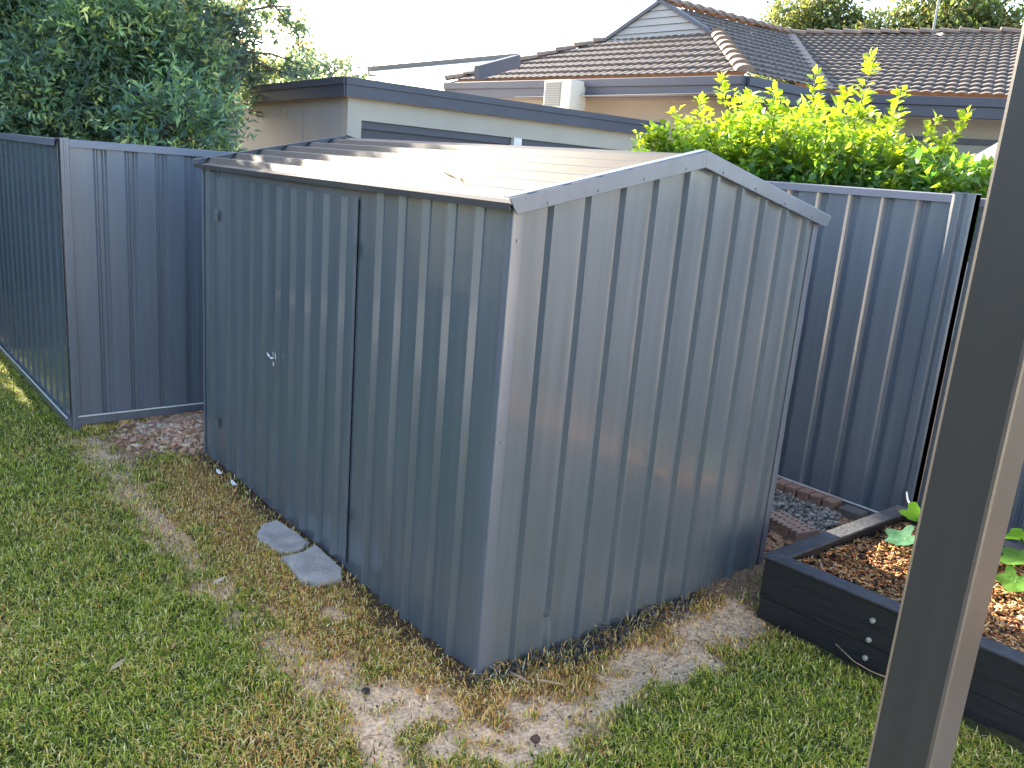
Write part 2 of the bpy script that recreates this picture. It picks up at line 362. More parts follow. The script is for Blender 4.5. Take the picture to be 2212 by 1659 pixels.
# eave edge trims, ridge cap
m = MB(); m.bb((-.042, -.026, S_H-.018), (-.036, S_W+.026, S_H+.006)); m.build('eave_trim', M['white'] if 0 else M['roof'], shed)
m = MB(); m.bb((S_D+.036, -.026, S_H-.018), (S_D+.042, S_W+.026, S_H+.006)); m.build('eave_trim', M['roof'], shed)
m = MB(); m.add([(S_D/2-.10, -.027, S_R-.008), (S_D/2, -.027, S_R+.026), (S_D/2+.10, -.027, S_R-.008), (S_D/2-.10, S_W+.027, S_R-.008), (S_D/2, S_W+.027, S_R+.026), (S_D/2+.10, S_W+.027, S_R-.008)], [(0, 1, 4, 3), (1, 2, 5, 4)]); m.build('ridge_cap', M['roof'], shed)
# barge flashings: folded channels along both slopes of each gable
for yy, out in ((-.03, -1), (S_W+.03, 1)):
    for sgn in (1, -1):
        ex = -.05 if sgn > 0 else S_D+.05; m = MB()
        a = np.array((ex, yy, S_H+.022)); b = np.array((S_D/2, yy, S_R+.038)); hh = np.array((0, 0, -.064 if out < 0 else -.045))
        t = np.array((0, out*.008, 0)); lip = np.array((0, -out*.03, .003))
        m.poly([a, b, b+hh, a+hh*np.array((1, 1, .8))+np.array((sgn*.035, 0, 0))], t)
        m.poly([a+np.array((0, 0, .0)), b, b+lip, a+lip], (0, 0, .005)); m.build('barge_flashing', M['trim'], shed, bevel=.002)
m = MB(); m.box((.075, -.055, 0), (0, 0, 0)) if 0 else None

def screws(pts, d, nm, r_=.0055, mt='steelrod'):
    for p in pts:
        m = MB(); p = np.array(p, float); m.tube([p, p+np.array(d)*.004], r_, 6); m.build(nm, M[mt], shed)
screws([(x, -.0388, gz(x)-.012) for x in np.linspace(.12, S_D-.12, 8)], (0, -1, 0), 'screw', .005)
screws([(x, -.0006, .035) for x in (.09, .27, .62, .98, 1.34, 1.70)], (0, -1, 0), 'screw', .005)

# ------------------------------------------------------------------ fences
def fence_profile(L, pitch, first=.0, depth=.03):
    P = [(0, 0)]; q = first
    while q < L-.08:
        P += [(q, 0), (q+.016, -depth*.55), (q+.024, -depth*.55), (q+.034, -depth), (q+.056, -depth), (q+.066, -depth*.55), (q+.072, -depth*.55), (q+.084, 0)] if q > 0 else []
        q += pitch
    P.append((L, 0)); return P
def fence(name, label, a, b, nrm, z0, z1, mt, cap, first=.1, pitch=.19, posts=(0, 1), rail=True, group=None, ztop2=None):
    a = np.array(a, float); b = np.array(b, float); e = b-a; L = np.hypot(*e); e /= L; nrm = np.array(nrm, float)
    F0 = tag(empty(name, (a[0], a[1], z0)), label, 'fence', group)
    W3 = lambda uu, o, z: (a[0]+e[0]*uu+nrm[0]*o, a[1]+e[1]*uu+nrm[1]*o, z)
    zt = lambda uu: z1+((ztop2 if ztop2 is not None else z1)-z1)*uu/L
    P = fence_profile(L, pitch, first); m = MB()
    m.sheet([W3(p, o+.012, z0+.015) for p, o in P], [W3(p, o+.012, zt(p)-.02) for p, o in P], (nrm[0]*.002, nrm[1]*.002, 0)); m.build('panel', mt, F0)
    E3 = np.array((e[0], e[1], 0)); N3 = np.array((nrm[0], nrm[1], 0))
    m = MB(); m.sheet([W3(0, .028, zt(0)-.045), W3(0, .026, zt(0)-.006), W3(0, .020, zt(0)), W3(0, -.028, zt(0)), W3(0, -.034, zt(0)-.006), W3(0, -.034, zt(0)-.045)],
                      [W3(L, .028, zt(L)-.045), W3(L, .026, zt(L)-.006), W3(L, .020, zt(L)), W3(L, -.028, zt(L)), W3(L, -.034, zt(L)-.006), W3(L, -.034, zt(L)-.045)], (0, 0, .002)); m.build('top_rail', cap, F0)
    if rail:
        m = MB(); m.box(np.array(W3(L/2, 0, z0+.03)), (L-.01, .056, .058), E3, N3); m.build('bottom_rail', mt, F0, bevel=.004)
        m = MB(); m.box(np.array(W3(L/2, .031, z0+.062)), (L-.012, .006, .009), E3, N3); m.build('rail_glint', M['white'], F0)  # lip coloured white to paint the light its top edge catches
    for k in posts:
        pu = L*k; m = MB()
        m.box(np.array(W3(pu, 0, (z0-.12+zt(pu)+.004)/2)), (.05, .066, zt(pu)+.004-z0+.12), E3, N3)
        m.box(np.array(W3(pu, .036, (z0-.12+zt(pu))/2)), (.014, .006, zt(pu)-z0+.12), E3, N3)
        m.build('post', cap if cap != M['fence_cap'] else mt, F0, bevel=.004)
    return F0
FX, FY = -.585, 3.74
fence('metal_fence', 'lilac grey corrugated metal fence running from the corner post to behind the shed', (FX+.02, FY), (3.12, FY+.02), (0, -1), .03, 1.885, M['fence'], M['fence_cap'], first=.165, pitch=.19, posts=(0,))
fence('metal_fence', 'narrow ribbed grey metal fence at the far left edge running back from the corner post', (FX-.004, FY-.01), (FX-.02, 9.4), (-1, 0), .02, 1.885, M['fence_dark'], M['fence_cap'], first=.10, pitch=.19, posts=())
fence('metal_fence', 'dark grey metal fence panel right of the shed, under the yellow green bush', (3.10, -.10), (3.10, 3.70), (-1, 0), .0, 1.985, M['fence_dark'], M['fence_cap'], first=.13, pitch=.213, posts=(), rail=True)
fr = fence('metal_fence', 'dark metal fence continuing past the double post behind the pumpkin plant', (3.16, -4.5), (3.16, -.212), (-1, 0), .0, 1.975, M['fence_dark'], M['fence_cap'], first=.10, pitch=.213, posts=(), rail=True)
gp = tag(empty('fence_post', (3.10, -.13, 0)), 'tall folded grey steel gate post at the right end of the dark fence panel', 'post')
m = MB()
prof = [(.03, -.055), (-.035, -.055), (-.04, -.045), (-.04, -.018), (-.028, -.012), (-.028, .0), (-.04, .006), (-.04, .038), (-.03, .055), (.03, .055)]
m.sheet([(3.10+a_, -.15+b_*1.15, -.02) for a_, b_ in prof], [(3.10+a_, -.15+b_*1.15, 1.99) for a_, b_ in prof], (-.003, 0, 0)); m.build('channel', M['fence_dark'], gp, bevel=.002)
m = MB(); m.bb((3.06, -.215, 1.99), (3.13, -.085, 1.996)); m.build('cap', M['fence_cap'], gp)

# ------------------------------------------------------------------ veranda post close to the camera
vp = tag(empty('veranda_post', (-.635, -1.823, 0)), 'big square grey veranda post crossing the right side of the picture close to the camera', 'post')
m = MB(); m.bb((-.68, -1.868, -.02), (-.59, -1.778, 2.75)); m.build('post_shaft', M['post'], vp, bevel=.006)
m = MB(); m.bb((-.71, -1.898, -.02), (-.56, -1.748, .012)); m.build('base_plate', M['post'], vp, bevel=.002)

# ------------------------------------------------------------------ raised garden bed
bed = tag(empty('raised_garden_bed', (1.45, -.32, 0)), 'low charcoal timber raised garden bed filled with bark mulch beside the shed', 'garden bed')
ang = math.atan2(-(1.62-1.395), 2.6)
c0 = np.array((1.395, -.315)); ey = np.array((.068, -1.0)); ey /= np.linalg.norm(ey); ex = np.array((1., -.012)); ex /= np.linalg.norm(ex)
BL, BW = 2.9, 1.24
def BP(a_, b_, z): p = c0+ex*a_+ey*b_; return (p[0], p[1], z)
E3x = np.array((*ex, 0)); E3y = np.array((*ey, 0))
def board(name, a0, a1, b0, b1, z0, z1, mt):
    m = MB(); P = [BP(a0, b0, z0), BP(a1, b0, z0), BP(a1, b1, z0), BP(a0, b1, z0)]; m.poly(P, (0, 0, z1-z0)); return m.build(name, mt, bed, bevel=.004)
board('side_board', 0, .05, 0, BL, .10, .292, M['bedwood']); board('side_board', .006, .052, .002, BL, -.05, .096, M['bedwood'])
board('side_board', BW-.05, BW, 0, BL, -.05, .292, M['bedwood'])
board('end_board', .052, BW-.052, .0, .05, -.05, .292, M['bedwood']); board('end_board', .052, BW-.052, BL-.05, BL, -.05, .292, M['bedwood'])
# capping: flat boards mitred at the corners
def cap(pa): m = MB(); m.poly([BP(*q, .293) for q in pa], (0, 0, .012)); m.build('capping', M['bedcap'], bed, bevel=.003)
cw = .075
cap([(-.012, -.012), (cw, cw), (cw, BL-cw), (-.012, BL+.012)]); cap([(-.010, -.013), (BW+.010, -.013), (BW-cw, cw-.002), (cw+.002, cw-.002)])
cap([(BW+.012, -.012), (BW+.012, BL+.012), (BW-cw, BL-cw), (BW-cw, cw)]); cap([(cw+.002, BL-cw+.002), (BW-cw-.002, BL-cw+.002), (BW+.010, BL+.013), (-.010, BL+.013)])
for zz in (.215, .125, .04):
    m = MB(); p = BP(-.001, .52, zz); q = BP(-.008, .52, zz); m.tube([p, q], .012, 12); m.tube([q, BP(-.013, .52, zz)], .007, 6); m.build('bolt', M['bolt'], bed)
# mulch: base heap plus individual chips
nu, nv = 40, 90; U, V_ = np.meshgrid(np.linspace(.05, BW-.05, nu), np.linspace(.05, BL-.05, nv))
ZZ = .225+(fbm(U, V_, 5, 31)-.5)*.06+(vn(U*30, V_*30, 8)-.5)*.015
P3 = np.stack([c0[0]+ex[0]*U+ey[0]*V_, c0[1]+ex[1]*U+ey[1]*V_, ZZ], -1).reshape(-1, 3); ii = np.arange(nu*nv).reshape(nv, nu)
FF = np.stack([ii[:-1, :-1].ravel(), ii[:-1, 1:].ravel(), ii[1:, 1:].ravel(), ii[1:, :-1].ravel()], 1)
def frames(n, tilt=.5):
    """random orientation frames whose up axis leans by up to tilt"""
    az = rng.uniform(0, 2*math.pi, n); ta = rng.uniform(0, 2*math.pi, n); ti = np.abs(rng.normal(0, tilt, n))
    up = np.stack([np.sin(ti)*np.cos(ta), np.sin(ti)*np.sin(ta), np.cos(ti)], 1)
    d = np.stack([np.cos(az), np.sin(az), np.zeros(n)], 1); d -= up*(d*up).sum(1)[:, None]; d /= np.linalg.norm(d, axis=1)[:, None]
    return d, np.cross(up, d), up
BOXF = np.array([(0, 2, 3, 1), (4, 5, 7, 6), (0, 1, 5, 4), (2, 6, 7, 3), (0, 4, 6, 2), (1, 3, 7, 5)])
def chips(C3, ln, wd, th, colr, tilt=.5):
    n = len(C3); d, sd_, up = frames(n, tilt); k = np.array([(i, j, q) for q in (-1, 1) for j in (-1, 1) for i in (-1, 1)], float)
    tap = np.where(k[:, 0] > 0, .55, 1.)
    V = C3[:, None]+d[:, None]*(k[:, 0]*.5)[None, :, None]*ln[:, None, None]+sd_[:, None]*(k[:, 1]*.5*tap)[None, :, None]*wd[:, None, None]+up[:, None]*(k[:, 2]*.5)[None, :, None]*th[:, None, None]
    Fq = (np.arange(n)*8)[:, None, None]+BOXF[None]; return V.reshape(-1, 3), Fq.reshape(-1, 4), np.repeat(colr, 8, 0)
def pick(n, pal, wts, var=.2):
    pal = np.array(pal); q = pal[rng.choice(len(pal), n, p=np.array(wts)/sum(wts))]; return np.clip(q*rng.uniform(1-var, 1+var, (n, 1))*rng.uniform(1-var*.3, 1+var*.3, (n, 3)), 0, 1)
n = 15000; uu = rng.uniform(.055, BW-.055, n); vv = rng.uniform(.055, BL-.055, n)**1.0
zz = .232+(fbm(uu, vv, 5, 31)-.5)*.06+rng.uniform(-.004, .012, n)
C3 = np.stack([c0[0]+ex[0]*uu+ey[0]*vv, c0[1]+ex[1]*uu+ey[1]*vv, zz], 1)
cv, cf_, cc = chips(C3, rng.uniform(.014, .05, n), rng.uniform(.006, .014, n), rng.uniform(.002, .006, n), pick(n, [(.44, .20, .075), (.24, .11, .05), (.58, .33, .14), (.10, .055, .03), (.6, .42, .26)], [5, 5, 4, 2, 1.5], .3), .4)
mo = npmesh('mulch', np.vstack([P3, cv]), np.vstack([FF, cf_+len(P3)]), M['chip'], bed, np.vstack([np.tile((.06, .035, .025), (len(P3), 1)), cc])); mo['kind'] = 'stuff'

# ------------------------------------------------------------------ leaf builder
def leaves(P, D, up, ln, wd, colr, fold=.25, droop=.2):
    """each leaf: base, 2 sides, middle rib, tip (4 tris)"""
    n = len(P); D = D/np.linalg.norm(D, axis=1)[:, None]; s_ = np.cross(D, up); s_ /= np.linalg.norm(s_, axis=1)[:, None]+1e-9; nn = np.cross(s_, D)
    ln = ln[:, None]; wd = wd[:, None]
    b = P; md = P+D*ln*.5+nn*ln*.02; t = P+D*ln-nn*ln*droop; l = P+D*ln*.45-s_*wd*.5+nn*wd*fold; r_ = P+D*ln*.45+s_*wd*.5+nn*wd*fold
    V = np.stack([b, l, md, r_, t], 1).reshape(-1, 3); F = (np.arange(n)*5)[:, None, None]+np.array([(0, 2, 1), (0, 3, 2), (1, 2, 4), (2, 3, 4)])[None]
    return V, F.reshape(-1, 3), np.repeat(colr, 5, 0)
def unit(n):
    q = rng.normal(size=(n, 3)); return q/np.linalg.norm(q, axis=1)[:, None]

def tree(name, label, cat, base, blobs, nleaf, ln, wd, pal, wts, trunk_r, tips=None, leafm='leaf', droopd=(0, 0, -.2), group=None, sprig=8, spread=.12, shoots=None, limbs=14, stemm='bark', cluster=True):
    """blobs: (x,y,z,rx,ry,rz,weight) ellipsoids; leaves grow in sprigs scattered towards blob surfaces"""
    T = tag(empty(name, base), label, cat, group); base = np.array(base, float)
    bl = np.array(blobs, float); wt_ = bl[:, 6]/bl[:, 6].sum(); nsp = nleaf//sprig
    k = rng.choice(len(bl), nsp, p=wt_); dirs = unit(nsp); rad = rng.uniform(.15, 1, nsp)**.45
    rad *= 1+.18*np.sin(dirs[:, 0]*7+k)*np.cos(dirs[:, 2]*6+k*1.7)
    Cn = bl[k, :3]+dirs*bl[k, 3:6]*rad[:, None]
    Dn = dirs*.8+unit(nsp)*.7+np.array(droopd)
    P = np.repeat(Cn, sprig, 0); Dd = np.repeat(Dn, sprig, 0); tt = np.tile(np.linspace(0, 1, sprig), nsp)
    Dd = Dd/np.linalg.norm(Dd, axis=1)[:, None]
    P = P+Dd*(tt*spread*1.0)[:, None]+rng.normal(0, spread*.12, P.shape)
    LD = Dd*.7+unit(len(P))*.9
    cl = pick(nsp, pal, wts, .25)*(rng.uniform(.6, 1.35, len(bl))[k])[:, None]; cl = np.repeat(cl, sprig, 0)*rng.uniform(.8, 1.25, (len(P), 1))
    V, F_, Cc = leaves(P, LD, unit(len(P)), rng.uniform(.7, 1.25, len(P))*ln, rng.uniform(.8, 1.2, len(P))*wd, cl)
    npmesh('crown', V, F_, M[leafm], T, Cc)
    m = MB(); top = bl[:, :3].mean(0)
    hub = base+(top-base)*np.array((.35, .35, .45))
    m.tube([base+(0, 0, -.1), base+(hub-base)*.5+np.array((.03, .02, 0)), hub], [trunk_r*1.2, trunk_r, trunk_r*.8], 8)
    order = np.argsort(-bl[:, 6])[:limbs]
    for i in order:
        e_ = bl[i, :3]; mid = hub+(e_-hub)*.5+rng.normal(0, .06, 3)+np.array((0, 0, .06)); m.tube([hub, mid, e_], [trunk_r*.6, trunk_r*.4, trunk_r*.12], 6)
        for _ in range(6):
            q = e_+unit(1)[0]*bl[i, 3:6]*.85; md = (e_+q)/2+rng.normal(0, .03, 3); s0 = mid+(e_-mid)*rng.uniform(.3, 1); m.tube([s0, md, q], [trunk_r*.16, trunk_r*.1, trunk_r*.03], 5)
    if tips is not None:
        for tp in tips: m.tube(tp[0], tp[1], 5)
    m.build('trunk', M[stemm], T, True)
    return T

# big mid-green hedge tree behind the left fence
def blobset(pts, rr, jit=0, w_=None):
    return [(p[0], p[1], p[2], rr*q, rr*q, rr*q*.85, (rr*q)**2) for p in pts for q in (rng.uniform(.75, 1.2),)]
B1 = [(x, y, z, q, q, q*.9, q*q) for x, y, z, q in [(-0.69, 8.07, 4.31, 0.41), (-0.7, 7.91, 4.06, 0.3), (-0.67, 8.71, 3.94, 0.39), (-0.7, 8.08, 3.5, 0.51), (-0.75, 7.7, 3.17, 0.34), (-0.79, 7.11, 2.9, 0.34), (-0.74, 8.28, 2.69, 0.46), (-0.9, 6.83, 2.33, 0.28), (-0.79, 7.67, 2.12, 0.42), (-0.9, 7.13, 1.74, 0.32), (-0.27, 8.73, 4.28, 0.47), (-0.39, 7.96, 3.81, 0.29), (-0.39, 8.43, 3.65, 0.3), (-0.49, 8.05, 3.23, 0.33), (-0.54, 7.68, 2.94, 0.31), (-0.61, 6.94, 2.59, 0.41), (-0.58, 7.89, 2.33, 0.3), (-0.54, 7.85, 2.08, 0.51), (-0.56, 7.59, 1.87, 0.36), (-0.31, 7.18, 3.8, 0.48), (-0.33, 7.08, 3.48, 0.48), (-0.1, 8.15, 3.42, 0.4), (-0.32, 7.62, 2.97, 0.36), (-0.3, 7.27, 2.66, 0.4), (-0.41, 7.07, 2.39, 0.29), (-0.42, 6.86, 2.06, 0.36), (-0.54, 6.17, 1.87, 0.45), (-0.03, 7.18, 3.49, 0.36), (-0.09, 6.96, 3.25, 0.28), (0.01, 7.07, 3.0, 0.45), (0.06, 7.5, 2.72, 0.47), (-0.11, 7.17, 2.43, 0.35), (-0.25, 6.25, 2.15, 0.42), (-0.24, 6.73, 1.85, 0.36), (0.21, 7.2, 3.39, 0.39), (0.15, 6.58, 3.01, 0.31), (0.21, 7.2, 2.82, 0.33), (-0.03, 6.17, 2.4, 0.5), (-0.11, 5.76, 2.11, 0.49), (0.12, 7.05, 1.86, 0.49), (0.21, 5.77, 2.98, 0.46), (0.49, 6.89, 2.87, 0.28), (0.28, 5.96, 2.48, 0.43), (0.16, 5.88, 2.13, 0.34), (0.21, 5.82, 1.9, 0.46), (0.48, 5.99, 2.74, 0.49), (0.56, 5.87, 2.55, 0.35), (0.57, 6.08, 2.2, 0.43), (0.61, 6.24, 1.92, 0.41), (0.76, 5.88, 2.75, 0.42), (0.79, 5.89, 2.58, 0.4), (0.81, 5.89, 2.21, 0.36), (0.58, 5.18, 2.01, 0.49), (1.09, 5.67, 2.59, 0.17), (0.98, 5.63, 2.29, 0.24), (0.83, 5.32, 1.97, 0.31)]]
tree('hedge_tree', 'dense mid green leafy tree bulging over the left fence', 'tree', (.2, 6.9, 0), B1, 105000, .08, .023,
     [(.14, .22, .11), (.10, .165, .115), (.22, .31, .14), (.06, .10, .08), (.46, .48, .18)], [5, 5, 3, 4, 1], .08, spread=.15, droopd=(0, 0, .1), limbs=8)
# taller grey green tree behind it, reaching over the garage
B2 = [(x, y, z, q, q, q*.9, q*q) for x, y, z, q in [(0.82, 8.55, 4.52, 0.45), (0.72, 8.25, 4.25, 0.48), (0.76, 8.74, 4.0, 0.39), (0.66, 8.37, 3.7, 0.42), (0.67, 8.22, 3.33, 0.47), (0.64, 8.38, 3.07, 0.45), (0.68, 8.61, 2.87, 0.44), (0.73, 8.4, 2.62, 0.43), (0.96, 8.36, 4.51, 0.39), (0.91, 8.1, 4.21, 0.39), (1.04, 8.56, 4.09, 0.43), (1.03, 8.25, 3.71, 0.4), (0.97, 8.49, 3.52, 0.45), (1.02, 8.62, 3.23, 0.48), (0.98, 8.6, 2.97, 0.42), (1.01, 8.59, 2.6, 0.37), (1.34, 8.25, 4.57, 0.42), (1.21, 8.13, 4.3, 0.42), (1.41, 8.53, 4.14, 0.38), (1.27, 8.12, 3.83, 0.45), (1.17, 8.06, 3.52, 0.46), (1.29, 8.65, 3.32, 0.45), (1.32, 8.58, 3.0, 0.45), (1.28, 8.34, 2.64, 0.48), (1.48, 7.95, 4.67, 0.43), (1.65, 8.39, 4.43, 0.4), (1.51, 8.16, 4.14, 0.39), (1.53, 8.03, 3.87, 0.45), (1.64, 8.56, 3.63, 0.47), (1.5, 8.25, 3.31, 0.43), (1.55, 8.37, 2.97, 0.46), (1.4, 7.96, 2.63, 0.37), (1.84, 8.35, 4.83, 0.4), (1.76, 7.95, 4.42, 0.37), (1.75, 8.05, 4.09, 0.41), (1.84, 8.29, 3.88, 0.41), (1.84, 8.2, 3.62, 0.43), (1.94, 8.44, 3.29, 0.37), (1.77, 8.07, 3.07, 0.46), (1.74, 7.87, 2.68, 0.46), (2.19, 8.22, 4.87, 0.36), (1.95, 7.76, 4.38, 0.38), (2.13, 8.1, 4.21, 0.36), (2.03, 7.96, 3.88, 0.38), (2.14, 8.35, 3.71, 0.37), (2.16, 8.17, 3.3, 0.39), (2.12, 8.04, 3.1, 0.39), (2.22, 8.2, 2.7, 0.41), (2.38, 7.83, 4.75, 0.42), (2.39, 8.1, 4.64, 0.37), (2.44, 8.04, 4.35, 0.45), (2.41, 7.83, 3.99, 0.41)] if z < 3.5 or x < 1.62]
B2 += [(x, y, z, .13, .13, .09, .012) for x, y, z in [(2.4, 8.09, 3.45), (2.54, 8.03, 3.34), (2.73, 7.94, 3.52), (2.92, 7.86, 3.47), (2.61, 8.0, 3.58), (2.83, 7.9, 3.3), (2.98, 7.83, 3.19), (2.93, 7.85, 3.06), (2.74, 7.94, 2.9), (2.54, 8.03, 2.88), (2.84, 7.9, 2.86), (2.96, 7.84, 2.92), (3.07, 7.78, 2.9), (2.4, 8.09, 2.8), (2.62, 8.0, 2.76), (2.78, 7.94, 2.8), (3.05, 7.8, 2.79), (2.15, 8.19, 2.8), (2.3, 8.15, 2.83), (2.5, 8.05, 3.62), (2.25, 8.1, 3.4)]]
B2 += [(2.85, 8.0, 4.25, .42, .4, .42, .2), (3.2, 8.1, 4.75, .5, .4, .4, .25), (2.8, 8.2, 4.8, .4, .4, .4, .15)]  # crown blobs above view, added to shade the far side of the mulch
tips2 = [([(1.5, 7.9, 3.0), (2.1, 7.8, 2.98), (2.6, 7.8, 3.02), (3.15, 7.85, 2.93)], [.03, .02, .014, .005]), ([(1.5, 7.9, 2.9), (2.2, 7.8, 2.94), (2.6, 7.8, 2.86), (3.2, 7.85, 2.75)], [.025, .018, .012, .005]),
         ([(1.5, 8.0, 3.5), (2.1, 7.9, 3.36), (2.6, 7.85, 3.55), (2.95, 7.9, 3.6)], [.03, .02, .014, .005]), ([(2.6, 7.85, 3.6), (2.95, 7.85, 3.3), (2.97, 7.85, 3.05)], [.012, .01, .008])]
tree('leaning_tree', 'grey green tree with thin branches reaching right over the garage roof', 'tree', (1.3, 8.8, 0), B2, 76000, .082, .03,
     [(.14, .20, .16), (.11, .155, .15), (.19, .25, .16), (.5, .25, .08), (.32, .33, .14)], [5, 5, 3, .3, .6], .10, tips=tips2, spread=.12, limbs=10)

# ------------------------------------------------------------------ yellow-green bush over the right fence
def bush():
    T = tag(empty('leafy_bush', (3.95, 1.4, 0)), 'bright yellow green bush with upright shoots rising above the right fence', 'bush')
    st = MB(); PP = []; DD = []; CC = []; LL = []; hub = np.array((3.95, 1.4, .2))
    tops = [(3.9, 3.1, 2.33), (3.9, 2.98, 2.24), (3.75, 2.55, 2.50), (3.8, 2.35, 2.58), (3.7, 2.1, 2.74), (3.95, 2.0, 2.62), (3.8, 1.85, 2.63), (3.8, 1.65, 2.66), (4.1, 1.5, 2.62), (3.75, 1.32, 2.74), (4.0, 1.2, 2.66), (3.85, .98, 2.86), (3.7, .9, 2.6),
            (3.8, .70, 2.62), (3.9, .48, 2.46), (3.8, .24, 2.49), (3.85, .12, 2.18), (3.75, .02, 2.2), (3.75, .35, 2.3), (3.6, 2.7, 2.35), (3.5, 2.2, 2.4), (3.5, 1.7, 2.35), (3.5, 1.2, 2.4), (3.5, .7, 2.3), (3.9, 1.1, 2.5), (4.2, .9, 2.5), (4.3, 1.9, 2.5), (4.3, 2.4, 2.35)]
    for _ in range(190):
        y = rng.uniform(.05, 2.75); top = 2.5-.38*((y-1.45)/1.35)**2; tops.append((rng.uniform(3.35, 4.5), y, rng.uniform(2.0, top)))
    for tp in tops:
        tp = np.array(tp); b0 = hub+np.array((rng.uniform(-.2, .2), (tp[1]-1.4)*rng.uniform(.3, .6), 0)); b0[2] = rng.uniform(.3, 1.2)
        mid = (b0+tp)/2+np.array((rng.normal(0, .08), (tp[1]-b0[1])*.15, .1)); ts = np.linspace(0, 1, 14)
        pth = [(1-t)**2*b0+2*t*(1-t)*mid+t*t*tp for t in ts]; st.tube(pth, list(.009*(1-ts*.8)), 5)
        L = np.linalg.norm(tp-b0); nl = int(L*70)
        tl = rng.uniform(.25, 1, nl); tl = np.concatenate([tl, rng.uniform(.85, 1.0, 14)]); nl = len(tl)
        p = np.array([(1-t)**2*b0+2*t*(1-t)*mid+t*t*tp for t in tl]); tan = tp-mid; tan /= np.linalg.norm(tan)
        a_ = unit(nl); a_[:, 2] = np.abs(a_[:, 2])*.5; dd = a_+tan*.35
        sp = rng.uniform(0, .10, nl)[:, None]*(1.1-tl[:, None]*.8); PP.append(p+a_*sp*1.3); DD.append(dd)
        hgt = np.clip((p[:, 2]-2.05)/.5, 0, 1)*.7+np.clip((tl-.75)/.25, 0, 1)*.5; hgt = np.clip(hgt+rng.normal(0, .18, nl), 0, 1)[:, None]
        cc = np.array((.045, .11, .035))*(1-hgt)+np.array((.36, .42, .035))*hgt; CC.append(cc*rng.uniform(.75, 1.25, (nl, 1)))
        LL.append(rng.uniform(.045, .08, nl))
    nb_ = 11500; yy = rng.uniform(.0, 2.85, nb_); tp_ = 2.42-.42*np.abs((yy-1.4)/1.35)**2.4+.10*np.sin(yy*8+.6)+.09*np.sin(yy*19+1); zz_ = 1.75+(tp_-1.75)*rng.uniform(0, 1, nb_); xx_ = rng.uniform(3.32, 4.5, nb_)
    kk_ = (fbm(yy, zz_, 6.5, 71, 2) > .47) | (zz_ < 2.0+rng.uniform(-.1, .1, nb_)); yy, zz_, xx_ = yy[kk_], zz_[kk_], xx_[kk_]; nb_ = len(yy)
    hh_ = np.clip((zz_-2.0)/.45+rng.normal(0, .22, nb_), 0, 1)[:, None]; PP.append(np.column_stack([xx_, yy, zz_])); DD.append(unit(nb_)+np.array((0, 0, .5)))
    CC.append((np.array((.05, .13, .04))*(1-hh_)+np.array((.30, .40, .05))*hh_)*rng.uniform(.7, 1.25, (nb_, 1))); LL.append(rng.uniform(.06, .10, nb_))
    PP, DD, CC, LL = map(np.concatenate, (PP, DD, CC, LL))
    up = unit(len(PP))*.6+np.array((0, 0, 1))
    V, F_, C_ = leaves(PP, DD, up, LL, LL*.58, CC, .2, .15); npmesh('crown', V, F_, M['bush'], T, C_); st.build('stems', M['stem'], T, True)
bush()

# ------------------------------------------------------------------ house with tiled roofs
def clip_plane_mesh(bm, poly, nrm):
    P = [Vector(p) for p in poly]; c_ = sum(P, Vector())/len(P)
    for i in range(len(P)):
        a_, b_ = P[i], P[(i+1) % len(P)]; n_ = (b_-a_).cross(nrm)
        if n_.dot(c_-a_) > 0: n_ = -n_
        bmesh.ops.bisect_plane(bm, geom=bm.verts[:]+bm.edges[:]+bm.faces[:], plane_co=a_, plane_no=n_, clear_outer=True)
def tiled(parent, name, poly, ea, eb, gauge=.30, per=.15, amp=.024, step=.042):
    """real tile courses over the sloping polygon; ea->eb is the eave"""
    P = [Vector(p) for p in poly]; ea, eb = Vector(ea), Vector(eb); e = (eb-ea).normalized()
    nrm = max(((P[i]-ea).cross(e) for i in range(len(P))), key=lambda q: q.length).normalized()
    if nrm.z < 0: nrm = -nrm
    up = nrm.cross(e); up = up if up.z > 0 else -up
    us = [(p-ea).dot(e) for p in P]; vs = [(p-ea).dot(up) for p in P]; u0, u1 = min(us)-.1, max(us)+.1; v1 = max(vs)
    nc = int(v1/gauge)+2; uu = np.arange(u0, u1, per/6); V = []; F = []
    for k in range(-0, nc):
        va, vb = k*gauge-.03, (k+1)*gauge
        sh = 0 if k % 2 == 0 else per*.0
        prof = amp*np.abs(np.sin((uu+sh)*math.pi/per))**.7
        jit = (np.array([vn(np.array([uu[0]*0+q]), np.array([k*3.3]), 4)[0] for q in np.floor(uu/.3)*1.37])-.5)*.006
        base = len(V)
        for i, q in enumerate(uu):
            a_ = ea+e*q+up*va; b_ = ea+e*q+up*vb
            V += [a_+nrm*(.004), a_+nrm*(step+prof[i]+jit[i]), b_+nrm*(.004+prof[i])]
        for i in range(len(uu)-1):
            j = base+i*3; F += [(j, j+3, j+4, j+1), (j+1, j+4, j+5, j+2)]
    me = bpy.data.meshes.new(name); me.from_pydata(V, [], F); bm = bmesh.new(); bm.from_mesh(me)
    clip_plane_mesh(bm, poly, nrm); bmesh.ops.recalc_face_normals(bm, faces=bm.faces); bm.to_mesh(me); bm.free(); me.materials.append(M['tile'])
    o = bpy.data.objects.new(name, me); col.objects.link(o); o.parent = parent; o.location = -parent.location; return o
ZE = 3.38
cR, cL, inn, fC = (7.89, 5.0, ZE), (7.44, 11.12, ZE), (9.79, 4.9, ZE), (11.5, .85, ZE)
gR, gL, apx, vt = (9.69, 6.98, 4.27), (9.48, 9.32, 4.25), (9.60, 8.12, 4.83), (13.78, 8.41, 4.98)
house = tag(empty('tiled_house', (8, 5, 0)), 'cream house with brown tiled hip roof and grey gablet behind the garage', 'house')
